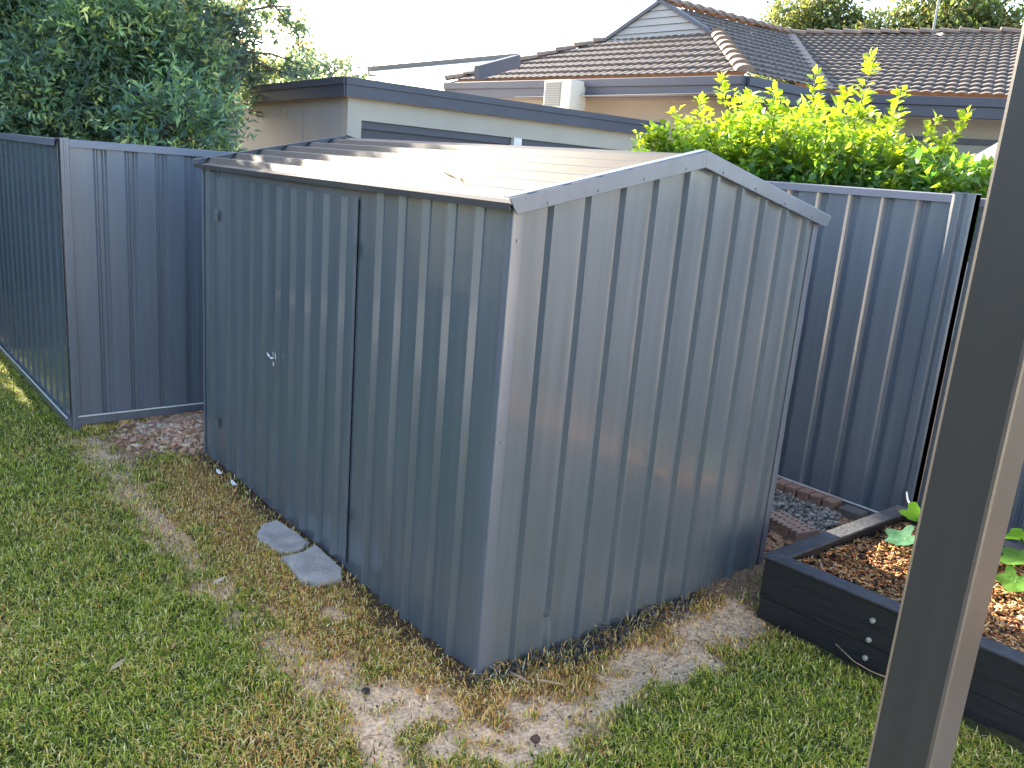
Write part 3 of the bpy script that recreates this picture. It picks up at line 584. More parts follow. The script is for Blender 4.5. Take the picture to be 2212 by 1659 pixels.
tiled(house, 'roof', [cR, cL, gL, gR], cL, cR)
tiled(house, 'roof', [cR, inn, vt, gR], cR, inn)
tiled(house, 'roof', [gR, vt, (9.62, 8.12, 4.80)], cR, inn)
# far slope of the wing: plane through inn, fC and vt
nC = (Vector(fC)-Vector(inn)).cross(Vector(vt)-Vector(inn)).normalized(); nC = nC if nC.z > 0 else -nC
def onC(px): # intersection helper with fixed directions worked out beforehand
    return px
ridge_far = (17.2, 1.4, 0); zz = inn[2]-((ridge_far[0]-inn[0])*nC.x+(ridge_far[1]-inn[1])*nC.y)/nC.z
rf = (ridge_far[0], ridge_far[1], zz)
tiled(house, 'roof', [inn, fC, (rf[0], rf[1], rf[2]), vt], inn, fC)
# hidden back slopes so the roof is closed from other sides
m = MB(); m.add([cL, (13.8, 11.3, ZE), (13.9, 8.45, 4.8), (9.62, 8.12, 4.8), gL], [(0, 1, 2, 3, 4)]); m.add([vt, rf, (rf[0]+3.5, rf[1]+1.6, ZE), (vt[0]+4, vt[1]+2, ZE)], [(0, 1, 2, 3)]); m.build('back_roof', M['tile'], house)
# gablet with boards
m = MB(); gRv, gLv, av = map(np.array, (gR, gL, apx)); nb = 5
off = np.array((-.05, 0, 0))
for k in range(nb):
    t0, t1 = k/nb, (k+1)/nb-.012
    m.poly([gLv+(av-gLv)*t0+off*(1-.0), gRv+(av-gRv)*t0+off, gRv+(av-gRv)*t1+off*.6, gLv+(av-gLv)*t1+off*.6], (.03, 0, 0))
m.add([gLv, gRv, av], [(0, 1, 2)]); m.build('gablet', M['wallg'], house)
m = MB(); m.bar(gL, av+np.array((0, 0, .03)), .16, .06); m.bar(gR, av+np.array((0, 0, .03)), .16, .06); m.build('gablet_barge', M['fascia'], house)
# hip and ridge capping, overlapping half-round tiles
def caps(a_, b_, rad=.10, ln=.34, nm='hip_tile'):
    a_, b_ = np.array(a_, float), np.array(b_, float); L = np.linalg.norm(b_-a_); d_ = (b_-a_)/L; m = MB(); sx = np.cross(d_, (0, 0, 1)); sx /= np.linalg.norm(sx); up = np.cross(sx, d_)
    k = 0
    while k*ln < L:
        p0 = a_+d_*(k*ln-.03); p1 = a_+d_*min((k+1)*ln, L+.05); V = []; nn_ = 9
        for p, rr, dz in ((p0, rad*1.12, .05), (p1, rad*.92, .02)):
            for i in range(nn_):
                t = math.pi*i/(nn_-1); V.append(p+sx*math.cos(t)*rr*1.15+up*(math.sin(t)*rr*.8+dz))
        F = [(i, i+1, nn_+i+1, nn_+i) for i in range(nn_-1)]+[tuple(range(nn_))[::-1]]
        m.add(V, F); k += 1
    m.build(nm, M['ridge'], house)
caps(cR, gR); caps(cL, gL); caps(apx, vt, nm='ridge_tile'); caps(vt, rf, nm='ridge_tile')
m = MB(); m.bar(np.array(inn)+(0, 0, .04), np.array(vt)+(-.15, -.1, .01), .16, .03); m.build('valley_flashing', M['ridge'], house)
# gutters and fascia
def gut(a_, b_):
    a_, b_ = np.array(a_, float), np.array(b_, float); m = MB(); m.bar(a_+(0, 0, -.07), b_+(0, 0, -.07), .11, .12); m.bar(a_+(0, 0, -.20), b_+(0, 0, -.20), .05, .16); return m.build('gutter', M['fascia'], house, bevel=.01)
gut((cL[0]-.05, cL[1], ZE), (cR[0]-.05, cR[1]-.05, ZE)); gut((cR[0], cR[1]-.05, ZE-.002), (inn[0]-.05, inn[1]-.05, ZE-.002)); gut((inn[0]-.05, inn[1]-.05, ZE-.004), (fC[0]-.05, fC[1], ZE-.004))
# walls under the eaves
m = MB(); wt = ZE-.14
def wall(p, q, z0, z1, th=.15):
    p, q = np.array((*p, 0.)), np.array((*q, 0.)); d_ = (q-p)/np.linalg.norm(q-p); nrm = np.array((-d_[1], d_[0], 0)); m.poly([p+(0, 0, z0), q+(0, 0, z0), q+(0, 0, z1), p+(0, 0, z1)], nrm*th)
wall((8.4, 5.5), (7.95, 11.0), 0, wt); wall((8.4, 5.5), (10.3, 5.4), 0, wt, .15); wall((10.3, 5.4), (12.0, 1.2), 0, wt, .15)
for k in range(11): # weatherboards
    z0 = .4+k*.27
    if z0 > wt-.2: break
m.build('wall', M['wall'], house)
def onw(y, dz=0): # point on the A wall plane at y
    t = (y-5.5)/(11.0-5.5); return np.array((8.4+(7.95-8.4)*t-.0, y, dz))
m = MB(); m.bb((7.5, 5.1, ZE-.27), (8.5, 11.0, ZE-.262)); m.bb((8.0, 5.12, ZE-.275), (10.2, 5.6, ZE-.267)); m.build('soffit', M['wallg'], house)
m = MB(); m.tube([(8.3, 5.38, .0), (8.3, 5.38, 2.9), (7.95, 5.05, 3.15), (7.92, 5.0, 3.3)], .045, 8); m.build('downpipe', M['fascia'], house, True)
# window in the A wall
wn = MB(); wn.bar(onw(5.62, 2.98)+(-.03, 0, 0), onw(7.18, 2.98)+(-.03, 0, 0), .06, .07); wn.bar(onw(5.62, 1.9)+(-.03, 0, 0), onw(7.18, 1.9)+(-.03, 0, 0), .06, .07)
for yy in (5.62, 6.4, 7.18): wn.bar(onw(yy, 1.9)+(-.028, 0, 0), onw(yy, 3.0)+(-.028, 0, 0), .06, .06, (1, 0, 0))
wf = wn.build('window', M['fascia'], house); m = MB(); m.bar(onw(5.65, 2.45)+(-.012, 0, 0), onw(7.15, 2.45)+(-.012, 0, 0), .006, 1.02); g_ = m.build('pane', M['glass'], None); g_.parent = wf
m = MB(); m.bar(onw(8.0, 3.13)+(-.03, 0, 0), onw(8.1, 3.13)+(-.03, 0, 0), .05, .09); m.build('vent', M['wallg'], house)
# window and door on the wing wall
d_ = np.array((1.7, -4.2, 0)); d_ /= np.linalg.norm(d_)
wC = lambda s_, z: np.array((10.3, 5.4, z))+d_*s_+np.array((-.03, -.01, 0))
wn = MB(); wn.bar(wC(.5, 2.84), wC(5.0, 2.84), .07, .08); wn.bar(wC(.5, 1.3), wC(5.0, 1.3), .07, .08)
for s_ in (.5, 2.6, 5.0): wn.bar(wC(s_, 1.3)+(.002, 0, 0), wC(s_, 2.84)+(.002, 0, 0), .07, .07, (1, 0, 0))
wf = wn.build('window', M['fascia'], house); m = MB(); m.bar(wC(.5, 2.07)+(.02, 0, 0), wC(5.0, 2.07)+(.02, 0, 0), .006, 1.5); g_ = m.build('pane', M['glass'], None); g_.parent = wf
# roof mast
mast = tag(empty('roof_mast', (13.4, 4.35, 4.9)), 'thin dark antenna mast standing on the tiled ridge at top right', 'antenna')
m = MB(); m.tube([(14.85, 6.05, 4.75), (14.85, 6.05, 6.3)], .022, 6); m.build('pole', M['steelrod'], mast)
m = MB(); m.bar((14.75, 5.8, 5.0), (14.95, 6.3, 5.0), .05, .05); m.build('bracket', M['steelrod'], mast)
# air conditioner
ACY = 7.70
ac = tag(empty('air_conditioner', (7.8, 8.5, 2.9)), 'cream air conditioner box mounted under the tiled eave', 'air conditioner')
m = MB(); m.bb((7.30, ACY, 2.90), (7.66, ACY+.60, 3.33)); m.build('casing', M['ac'], ac, bevel=.02)
m = MB()
for k in range(13): m.bb((7.286, ACY+.22, 2.95+k*.026), (7.290, ACY+.54, 2.958+k*.026))
m.build('grille', M['wallg'], ac)
m = MB(); m.bb((7.291, ACY+.20, 2.94), (7.2985, ACY+.56, 3.29)); m.build('fan_guard', M['grille'], ac)
for yy in (ACY+.1, ACY+.5):
    m = MB(); m.bb((7.32, yy-.02, 2.86), (8.12, yy+.02, 2.897)); m.build('bracket', M['steelrod'], ac)

# ------------------------------------------------------------------ garage
gar = tag(empty('garage', (2.5, 5.8, 0)), 'flat roofed beige garage with dark fascia and dark roller doors behind the shed', 'garage')
X0, X1, Y0, Y1 = 2.57, 7.38, 5.88, 10.9
m = MB(); m.bb((X0, Y0, 0), (X0+.12, Y1, 2.56)); m.build('wall', M['wallg'], gar)
m = MB(); m.bb((X0-.004, Y0-.004, 0), (X0+.16, Y0+.12, 2.55)); m.bb((X0+.16, Y0, 2.30), (X1, Y0+.12, 2.55)); m.bb((X1-.25, Y0-.001, 0), (X1, Y0+.119, 2.298)); m.build('wall', M['wall'], gar)
m = MB(); m.bb((X0+.16+2.05, Y0-.02, 0), (X0+.16+2.17, Y0+.1, 2.302)); m.build('door_post', M['white'], gar)
for a_, b_ in ((X0+.17, X0+2.2), (X0+2.34, X1-.26)):
    m = MB(); nb = 9
    for k in range(nb): m.bb((a_, Y0+.06+.004*(k % 2), .02+k*.25), (b_, Y0+.09, .02+(k+1)*.25-.012))
    dd = m.build('garage_door', M['gdoor'], gar); m = MB(); m.bb((a_, Y0+.03, 2.22), (b_, Y0+.055, 2.299)); q = m.build('door_lintel', M['fascia'], None); q.parent = dd
# fascia and roof, falling gently to the left and the back
zl, zr, zb = 2.70, 2.715, 2.60
A_, B_, C_, D_ = np.array((2.49, 5.80, zl)), np.array((7.44, 5.80, zr)), np.array((7.44, 11.0, zb)), np.array((2.49, 11.0, zb))
m = MB()
for p, q in ((A_, B_), (A_, D_), (B_, C_), (D_, C_)):
    m.bar(p+(0, 0, -.035), q+(0, 0, -.035), .05, .07); m.bar(p+(0.008, .008, -.13), q+(0.008, .008, -.13), .035, .115)
m.build('fascia', M['fascia'], gar)
m = MB(); m.poly([A_+(.03, .03, -.03), B_+(-.03, .03, -.03), C_+(-.03, -.03, -.03), D_+(.03, -.03, -.03)], (0, 0, .012)); m.build('roof', M['canopy'], gar)
m = MB(); m.poly([A_+(.04, .04, -.19), B_+(-.04, .04, -.19), B_+(-.04, .08, -.19), A_+(.04, .08, -.19)], (0, 0, .01)); m.build('soffit', M['white'], gar)
m = MB(); 
for k in range(4): m.bb((X0-.010, 7.28, 2.30+k*.03), (X0-.002, 7.42, 2.32+k*.03))
m.build('vent', M['wall'], gar)
# the board seams on the side wall
for yy in (6.9, 9.3): m = MB(); m.bb((X0-.005, yy, 0), (X0-.0015, yy+.012, 2.55)); m.build('cover_strip', M['wallg'], gar)

# pale flat canopy between garage and house
cano = tag(empty('patio_canopy', (5.2, 8.5, 0)), 'pale flat canopy roof with a dark edge showing above the garage fascia', 'canopy')
CN = dict(a=(4.387, 8.669, 3.054), b=(5.837, 7.188, 3.367), c=(4.566, 6.404, 3.044), d=(4.234, 7.359, 2.938))
m = MB(); m.poly([CN['a'], CN['b'], CN['c'], CN['d']], (0, 0, .04)); m.build('roof_sheet', M['canopy'], cano)
m = MB(); m.bar(np.array(CN['a'])+(0, 0, .03), np.array(CN['b'])+(0, 0, .03), .06, .13); m.build('edge', M['canopy_edge'], cano)
m = MB(); m.bar(np.array(CN['b'])+(0, 0, .0), np.array(CN['c'])+(0, 0, -.02), .06, .16); m.build('edge', M['fascia'], cano)
m = MB(); m.bar((5.6, 9.6, 0), (5.6, 9.6, 3.0), .07, .07, (1, 0, 0)); m.build('leg', M['fascia'], cano)

# ------------------------------------------------------------------ distant planting
def far_tree(name, label, base, blobs, n, ln, pal, wts, group=None, r=.2):
    return tree(name, label, 'tree', base, blobs, n, ln, ln*.5, pal, wts, r, sprig=6, spread=ln*2, group=group, limbs=8)
yel = [(3.2, 11.2, 2.75, .5, .3, .3, 1), (3.75, 11.5, 2.8, .45, .3, .35, 1), (4.0, 11.3, 3.05, .25, .2, .3, .5), (2.8, 11.5, 2.5, .5, .4, .3, 1)]
far_tree('yellow_shrub', 'small sunlit yellow shrub top just above the garage fascia at left', (3.4, 11.6, 0), yel, 5000, .06, [(.42, .40, .06), (.25, .3, .06), (.5, .42, .1)], [4, 3, 2], r=.06)
pale = [(25.2, 51, 7.0, 1.8, 1.6, 1.3, 2), (24.0, 51.5, 7.4, 1.2, 1.2, 1.0, 1.4), (26.0, 50, 6.2, 2.2, 2, 1.8, 3), (23.5, 51, 5.8, 2.4, 2, 2.0, 3), (28.2, 49.5, 5.0, 1.6, 1.6, 1.1, 2), (21.0, 53, 5.5, 2.5, 2, 2.2, 3), (30.4, 48.5, 4.2, 1.8, 1.6, 1.2, 2)]
far_tree('distant_trees', 'pale hazy tree beyond the garage seen under the thin branches', (25.5, 50.5, 0), pale, 5000, .4, [(.20, .26, .22), (.26, .31, .26)], [1, 1], r=.25)
for k, (bx, by, lab, sc_) in enumerate(((20.0, 11.6, 'sunlit feathery tree top behind the ridge nearest the middle of the roof', 1.0), (21.0, 8.6, 'taller sunlit tree behind the tiled ridge at the top right corner', 1.25))):
    bb_ = []
    for _ in range(26):
        a_ = rng.uniform(0, 6.28); q = rng.uniform(0, 1.5*sc_); bb_.append((bx+q*math.cos(a_), by+q*math.sin(a_)*1.2, rng.uniform(4.6, 6.2+.9*sc_-q*.5), .7, .8, .55, 1))
    far_tree('background_tree', lab, (bx, by, 0), bb_, 26000, .15, [(.13, .17, .06), (.2, .22, .09), (.09, .12, .06), (.3, .27, .12)], [4, 3, 3, 1.5], group='trees behind the tiled ridge', r=.16)

# out of view, added for light: patio and wall bounce sun, hedges block it
m = MB(); m.bb((-9, -6.2, -.05), (8, -2.35, .035)); tag(m.build('patio', M['paving']), kind='structure')
bounce_wall = tag(empty('bounce_wall', (0, -5.6, 0)), 'unseen cream rendered wall behind the viewer, added to bounce sunlight onto the shed and post', 'house')
m = MB(); m.bb((-2.4, -5.75, .0), (7, -5.6, 2.6)); m.build('wall', M['render_wall'], bounce_wall)
m = MB(); m.bb((-2.6, -5.58, 2.52), (7.2, -5.3, 2.65)); m.build('eave', M['fascia'], bounce_wall)
def hedge(name, label, x0, x1, y0, y1, z1, n, cat='hedge'):
    T = tag(empty(name, ((x0+x1)/2, (y0+y1)/2, 0)), label, cat); c3 = np.stack([rng.uniform(x0, x1, n), rng.uniform(y0, y1, n), rng.uniform(0, 1, n)], 1)
    top = z1*(.8+.25*fbm(c3[:, 0], c3[:, 1], .7, 5)); c3[:, 2] *= top
    V, F_, C_ = leaves(c3, unit(n), unit(n), rng.uniform(.14, .26, n), rng.uniform(.08, .14, n), pick(n, [(.04, .09, .035), (.06, .12, .04), (.03, .06, .03)], [1, 1, 1])); npmesh('foliage', V, F_, M['leaf'], T, C_)
    for k in range(6):
        m = MB(); t = (k+.5)/6; m.tube([(x0+(x1-x0)*(t if x1-x0 > y1-y0 else .5), y0+(y1-y0)*(t if y1-y0 >= x1-x0 else .5), -.1), (x0+(x1-x0)*(t if x1-x0 > y1-y0 else .5), y0+(y1-y0)*(t if y1-y0 >= x1-x0 else .5), z1*.7)], [.07, .03], 6)
        m.build('trunk', M['bark'], T)
hedge('shade_hedge', 'unseen dark hedge added west of the lawn to darken the shed door side', -8.2, -6.6, -4, 9, 3.3, 22000)  # unseen, added to keep west light off the door wall
hedge('shade_hedge', 'unseen tall dark hedge added past the side fence to shade the lawn', -6, -.75, 9.6, 11.2, 6.0, 70000)  # unseen, added to keep direct sun off the left lawn

# grey shade cloth with pale hems beyond the bush
sh = tag(empty('shade_cloth', (4.9, .1, 0)), 'dark shade cloth with two pale curved hems beyond the right side of the bush', 'shade cloth')
def sag(y0, z0, y1, z1, dz, x=5.0, n=10): 
    return [(x, y0+(y1-y0)*t, z0+(z1-z0)*t-dz*math.sin(math.pi*t)) for t in np.linspace(0, 1, n)]
tA, tB = sag(1.0, 2.08, -.1, 2.88, .03), sag(1.0, 1.75, -.1, 1.9, .03, 4.9)
m = MB(); m.sheet(tA, tB, (.004, 0, 0)); m.build('fabric', M['cloth'], sh, True)
for tt in (sag(1.0, 1.99, -.1, 2.62, .05, 4.96), sag(1.0, 1.92, -.1, 2.42, .07, 4.94)):
    m = MB(); m.sheet([(p[0]-.012, p[1], p[2]+.014) for p in tt], [(p[0]-.014, p[1], p[2]-.014) for p in tt], (.004, 0, 0)); m.build('hem', M['hem'], sh, True)
for yy in (1.02, -.14):
    m = MB(); m.tube([(5.0, yy, -.05), (5.0, yy, 2.1)], .03, 8); m.build('pole', M['steelrod'], sh)

# ------------------------------------------------------------------ broken pavers by the door
def slab(name, label, P, z0, z1, mt, cat, group=None):
    cx, cy = np.mean(P, 0); T = []; n_ = len(P)
    out = []
    for i in range(n_):
        a_, b_ = np.array(P[i]), np.array(P[(i+1) % n_])
        for t in np.linspace(0, 1, 6)[:-1]: out.append(a_+(b_-a_)*t+rng.normal(0, .0035, 2))
    ctr = np.array((cx, cy)); V = []; k = len(out)
    for zz_, s_ in ((z0, 1.0), (z1-.007, 1.0), (z1, .965)):
        V += [(*(ctr+(p-ctr)*s_), zz_+rng.normal(0, .001)) for p in out]
    F = [tuple(range(2*k, 3*k))]+[(j*k+i, j*k+(i+1) % k, (j+1)*k+(i+1) % k, (j+1)*k+i) for j in (0, 1) for i in range(k)]
    m = MB(); m.add(V, F); return tag(m.build(name, mt), label, cat, group)
slab('paver', 'rough grey concrete paver piece farther from the camera beside the shed door', [(-.235, 1.56), (-.15, 1.68), (-.06, 1.69), (-.035, 1.36), (-.12, 1.30), (-.21, 1.33)], -.03, .018, M['concrete'], 'paver', 'broken pavers by the shed door')
slab('paver', 'rough grey concrete paver piece nearer the camera beside the shed door', [(-.225, 1.27), (-.13, 1.275), (-.03, 1.32), (-.035, 1.02), (-.075, .945), (-.20, .95), (-.245, 1.05)], -.03, .020, M['concrete'], 'paver', 'broken pavers by the shed door')

# dirt pile clods
n = 3200; cl = np.stack([rng.normal(.08, .22, n), rng.normal(3.36, .2, n)], 1); cl = cl[(cl[:, 0] < .5) & (np.hypot(cl[:, 0]-.05, cl[:, 1]-3.36) < .5)]
def pebbles(C3, size, colr, flat=.7, sub=1, jit=.22):
    bm = bmesh.new(); bmesh.ops.create_icosphere(bm, subdivisions=sub, radius=1); bv = np.array([v.co[:] for v in bm.verts]); bf = np.array([[v.index for v in f_.verts] for f_ in bm.faces]); bm.free()
    n_ = len(C3); d_, s_, u_ = frames(n_, .6); sx = size*rng.uniform(.8, 1.4, n_); sy = size*rng.uniform(.7, 1.1, n_); sz = size*flat*rng.uniform(.7, 1.1, n_)
    J = 1+rng.uniform(-jit, jit, (n_, len(bv), 1)); b_ = bv[None]*J
    V = C3[:, None]+d_[:, None]*b_[:, :, 0:1]*sx[:, None, None]+s_[:, None]*b_[:, :, 1:2]*sy[:, None, None]+u_[:, None]*b_[:, :, 2:3]*sz[:, None, None]
    F_ = (np.arange(n_)*len(bv))[:, None, None]+bf[None]; return V.reshape(-1, 3), F_.reshape(-1, 3), np.repeat(colr, len(bv), 0)
zc = ground_z(cl[:, 0], cl[:, 1]); sz = .004+.024*rng.uniform(0, 1, len(cl))**2
V, F_, C_ = pebbles(np.column_stack([cl, zc+sz*.3]), sz, pick(len(cl), [(.60, .36, .24), (.44, .24, .15), (.72, .50, .36)], [4, 3, 3]), .6, 1, .42)
tag(npmesh('dirt_pile', V, F_, M['pebble'], None, C_), 'small heap of reddish brown soil clods between the fence and the shed', 'dirt pile', kind='stuff')

# loose bits on the soil and sand
n = 30000; xy = np.stack([rng.uniform(-.8, 1.6, n), rng.uniform(-.7, 3.7, n)], 1); s, so_, d, st, ch, *_ = zones(xy[:, 0], xy[:, 1])
k = (rng.uniform(0, 1, n) < np.clip(s*.9+so_*.6, 0, 1)*.8) & ~((xy[:, 0] > -.02) & (xy[:, 1] > -.02) & (xy[:, 0] < 1.92)); xy = xy[k]; sz = .0012+.005*rng.uniform(0, 1, len(xy))**3
V, F_, C_ = pebbles(np.column_stack([xy, ground_z(xy[:, 0], xy[:, 1])+sz*.4+.004]), sz, pick(len(xy), [(.22, .15, .10), (.50, .37, .25), (.09, .06, .045), (.7, .54, .38)], [3, 5, 1.2, 4]), .7)
tag(npmesh('loose_crumbs', V, F_, M['pebble'], None, C_), 'dark crumbs and grit scattered over the bare sandy patches', 'grit', kind='stuff')
def one_stone(x, y, s_, c_, label, nm='stone'):
    V, F_, C_ = pebbles(np.array([(x, y, s_*.4)]), np.array([s_]), np.array([c_]), .7, 2, .1); return tag(npmesh(nm, V, F_, M['pebble'], None, C_, smooth=True), label, 'stone')
one_stone(-.07, -.43, .017, (.11, .07, .055), 'dark round stone lying on the sandy patch near the bottom of the picture')
one_stone(-.42, .13, .016, (.05, .045, .045), 'black stone at the left tip of the sandy patch')

n = 1500; xy = np.stack([rng.uniform(-1.1, 1.4, n), rng.uniform(-.7, 3.2, n)], 1); s, so_, d, st, ch, *_ = zones(xy[:, 0], xy[:, 1])
k = (rng.uniform(0, 1, n) < np.clip(s*.6+d*.5, 0, 1)) & ~((xy[:, 0] > -.02) & (xy[:, 1] > -.02)); xy = xy[k]; n = len(xy)
cv, cf_, cc = chips(np.column_stack([xy, ground_z(xy[:, 0], xy[:, 1])+.012]), rng.uniform(.02, .09, n), rng.uniform(.0012, .0028, n), np.full(n, .0012), pick(n, [(.80, .62, .34), (.5, .34, .16), (.30, .2, .1)], [4, 3, 2], .2), .12)
tag(npmesh('straw_litter', cv, cf_, M['chip'], None, cc), 'dry straw stems lying over the sandy and dry patches', 'straw', kind='stuff')
# sticks
for a_, b_, rr, lab in (((.105, -.085, .014), (.125, -.165, .010), .006, 'short pale wood chip pointing at the near corner of the shed'), ((.16, -.17, .012), (.235, -.255, .010), .005, 'longer tan wood chip lying to the right of the near shed corner')):
    m = MB(); a_, b_ = np.array(a_), np.array(b_); m.tube([a_, (a_+b_)/2+(0, 0, .003), b_], [rr, rr*1.2, rr*.5], 5); tag(m.build('wood_chip', M['wood']), lab, 'wood chip')
# dry leaves
def dry_leaf(x, y, az, ln, lab, c_=(.45, .33, .2), z=.035):
    P = np.array([(x, y, z)]); V, F_, C_ = leaves(P, np.array([(math.cos(az), math.sin(az), .05)]), np.array([(0, 0, 1.)]), np.array([ln]), np.array([ln*.35]), np.array([c_]), .25, -.12); tag(npmesh('dry_leaf', V, F_, M['blade'], None, C_), lab, 'leaf')
dry_leaf(-1.16, .69, .5, .08, 'curled tan dry leaf on the lawn at lower left')
dry_leaf(-.62, 1.14, .2, .08, 'pale dry leaf on the bare spot in the middle of the lawn', (.55, .45, .38))
dry_leaf(-.93, .72, .9, .05, 'small orange brown leaf in the grass right of the curled leaf', (.4, .22, .1))
# leaf litter on the shed roof
def roof_leaf(uu, yy, az, ln, lab):
    p = pt(uu, .012, yy); V, F_, C_ = leaves(np.array([p]), np.array([(math.cos(az)*.9, math.sin(az), .2)]), np.array([(-.25, 0, 1.)]), np.array([ln]), np.array([ln*.3]), np.array([(.35, .22, .1)]), .3, -.15); tag(npmesh('dry_leaf', V, F_, M['blade'], None, C_), lab, 'leaf')
roof_leaf(.16, .45, 1.2, .07, 'brown twig leaf on the roof sheet, nearer the eave'); roof_leaf(.21, .56, 2.2, .08, 'tan leaf on the roof sheet, just behind the brown one')
# white scraps by the wall
for x, y, a_, lab in ((-.06, 2.46, .4, 'white torn scrap at the foot of the shed wall, upper piece'), (-.055, 2.25, 1.3, 'white torn scrap at the foot of the shed wall, lower piece')):
    m = MB(); m.sheet([(x, y, .02), (x-.01, y+.02, .035), (x, y+.045, .03)], [(x-.02, y, .022), (x-.03, y+.018, .03), (x-.018, y+.05, .04)], (0, 0, .001)); tag(m.build('paper_scrap', M['cable']), lab, 'scrap')

# ------------------------------------------------------------------ gravel strip, bricks and edging by the right fence
n = 4200; gxy = np.stack([rng.uniform(2.36, 3.0, n), rng.uniform(-.05, 1.5, n)], 1); gxy = gxy[gxy[:, 0] > 2.42-.0*gxy[:, 1]+.0]
keep = ~((gxy[:, 0] > 2.92) & (gxy[:, 1] < .95)) & (pdist(gxy[:, 0], gxy[:, 1], [(2.36, .12), (2.75, .05), (2.95, .15), (2.95, 1.6), (2.4, 1.6)]) < 0); gxy = gxy[keep]; sz = rng.uniform(.009, .02, len(gxy))
V, F_, C_ = pebbles(np.column_stack([gxy, rng.uniform(.0, .03, len(gxy))]), sz, pick(len(gxy), [(.33, .31, .27), (.22, .205, .18), (.42, .40, .36), (.16, .13, .10)], [4, 4, 2, 2]), .6)
tag(npmesh('gravel', V, F_, M['pebble'], None, C_), 'pale grey gravel between the shed and the right fence', 'gravel', kind='stuff')
def brick(x, y, az, dims, mt, lab, grp=None, z=0.0, nm='brick'):
    m = MB(); ca, sa = math.cos(az), math.sin(az); m.box((x, y, z+dims[2]/2), dims, (ca, sa, 0), (-sa, ca, 0)); return tag(m.build(nm, mt, bevel=.006), lab, 'brick', grp)
brick(2.955, .98, 1.57, (.30, .10, .075), M['brickd'], 'long dark mossy edging block against the fence, left of the red bricks')
ords = ['first', 'second', 'third', 'fourth', 'fifth', 'sixth', 'seventh']
for k in range(7):
    brick(2.975+.004*k, .77-k*.088, 1.57+rng.normal(0, .03), (.078, .11, .07), M['brick'], 'reddish brick in the edging row under the fence, %s from the dark block' % ords[k], 'red edging bricks')
brick(2.985, .09, 1.6, (.14, .11, .06), M['brickd'], 'short dark block closing the edging row at the garden bed corner')
# cored brick, real holes
def cored(x, y, az, L=.25, W_=.15, H_=.07):
    T = MB(); nu_, nv_ = 17, 9; ca, sa = math.cos(az), math.sin(az)
    q = lambda i, j, z: (x+ca*(i/(nu_-1)-.5)*L-sa*(j/(nv_-1)-.5)*W_, y+sa*(i/(nu_-1)-.5)*L+ca*(j/(nv_-1)-.5)*W_, z)
    for i in range(nu_-1):
        for j in range(nv_-1):
            hole = (i % 2 == 1) and (j % 3 == 1)
            if hole:
                a_ = [q(i, j, H_), q(i+1, j, H_), q(i+1, j+1, H_), q(i, j+1, H_)]; b_ = [(p[0], p[1], .02) for p in a_]
                T.add(a_+b_, [(0, 1, 5, 4), (1, 2, 6, 5), (2, 3, 7, 6), (3, 0, 4, 7), (4, 5, 6, 7)])
            else: T.add([q(i, j, H_), q(i+1, j, H_), q(i+1, j+1, H_), q(i, j+1, H_)], [(0, 1, 2, 3)])
    c4 = [q(0, 0, H_), q(nu_-1, 0, H_), q(nu_-1, nv_-1, H_), q(0, nv_-1, H_)]; T.add(c4+[(p[0], p[1], -.02) for p in c4], [(0, 1, 5, 4), (1, 2, 6, 5), (2, 3, 7, 6), (3, 0, 4, 7)])
    tag(T.build('cored_brick', M['brickc']), 'brown brick with rows of square holes beside the gravel', 'brick')
cored(2.40, .17, 1.35, .30, .16)
one_stone(2.26, .28, .05, (.55, .48, .3), 'cream coloured stone at the back corner of the shed')
one_stone(2.17, .24, .035, (.40, .33, .25), 'smaller buff stone in front of the cream stone')
n = 420; xy = np.stack([rng.uniform(1.93, 3.0, n), rng.uniform(-.28, .35, n)], 1)
cv, cf_, cc = chips(np.column_stack([xy, rng.uniform(.0, .02, n)]), rng.uniform(.015, .05, n), rng.uniform(.008, .025, n), np.full(n, .003), pick(n, [(.18, .10, .06), (.10, .06, .04), (.35, .27, .18)], [4, 4, 2], .3), .5)
tag(npmesh('leaf_litter', cv, cf_, M['chip'], None, cc), 'brown leaf litter on the earth behind the garden bed', 'litter', kind='stuff')

# cable hook and wire
m = MB(); m.tube([(3.04, -.18, .26), (3.03, -.20, .22), (3.0, -.235, .20), (2.97, -.27, .205)], .006, 6); tag(m.build('cable_end', M['cable'], None, True), 'short white cable end poking out at the foot of the gate post', 'cable')
m = MB(); m.tube([(1.42, -.70, .04), (1.405, -.80, .012), (1.40, -.88, .01), (1.41, -1.0, .02)], .003, 5); tag(m.build('wire', M['wood'], None, True), 'thin tan wire lying on the grass along the garden bed', 'wire')

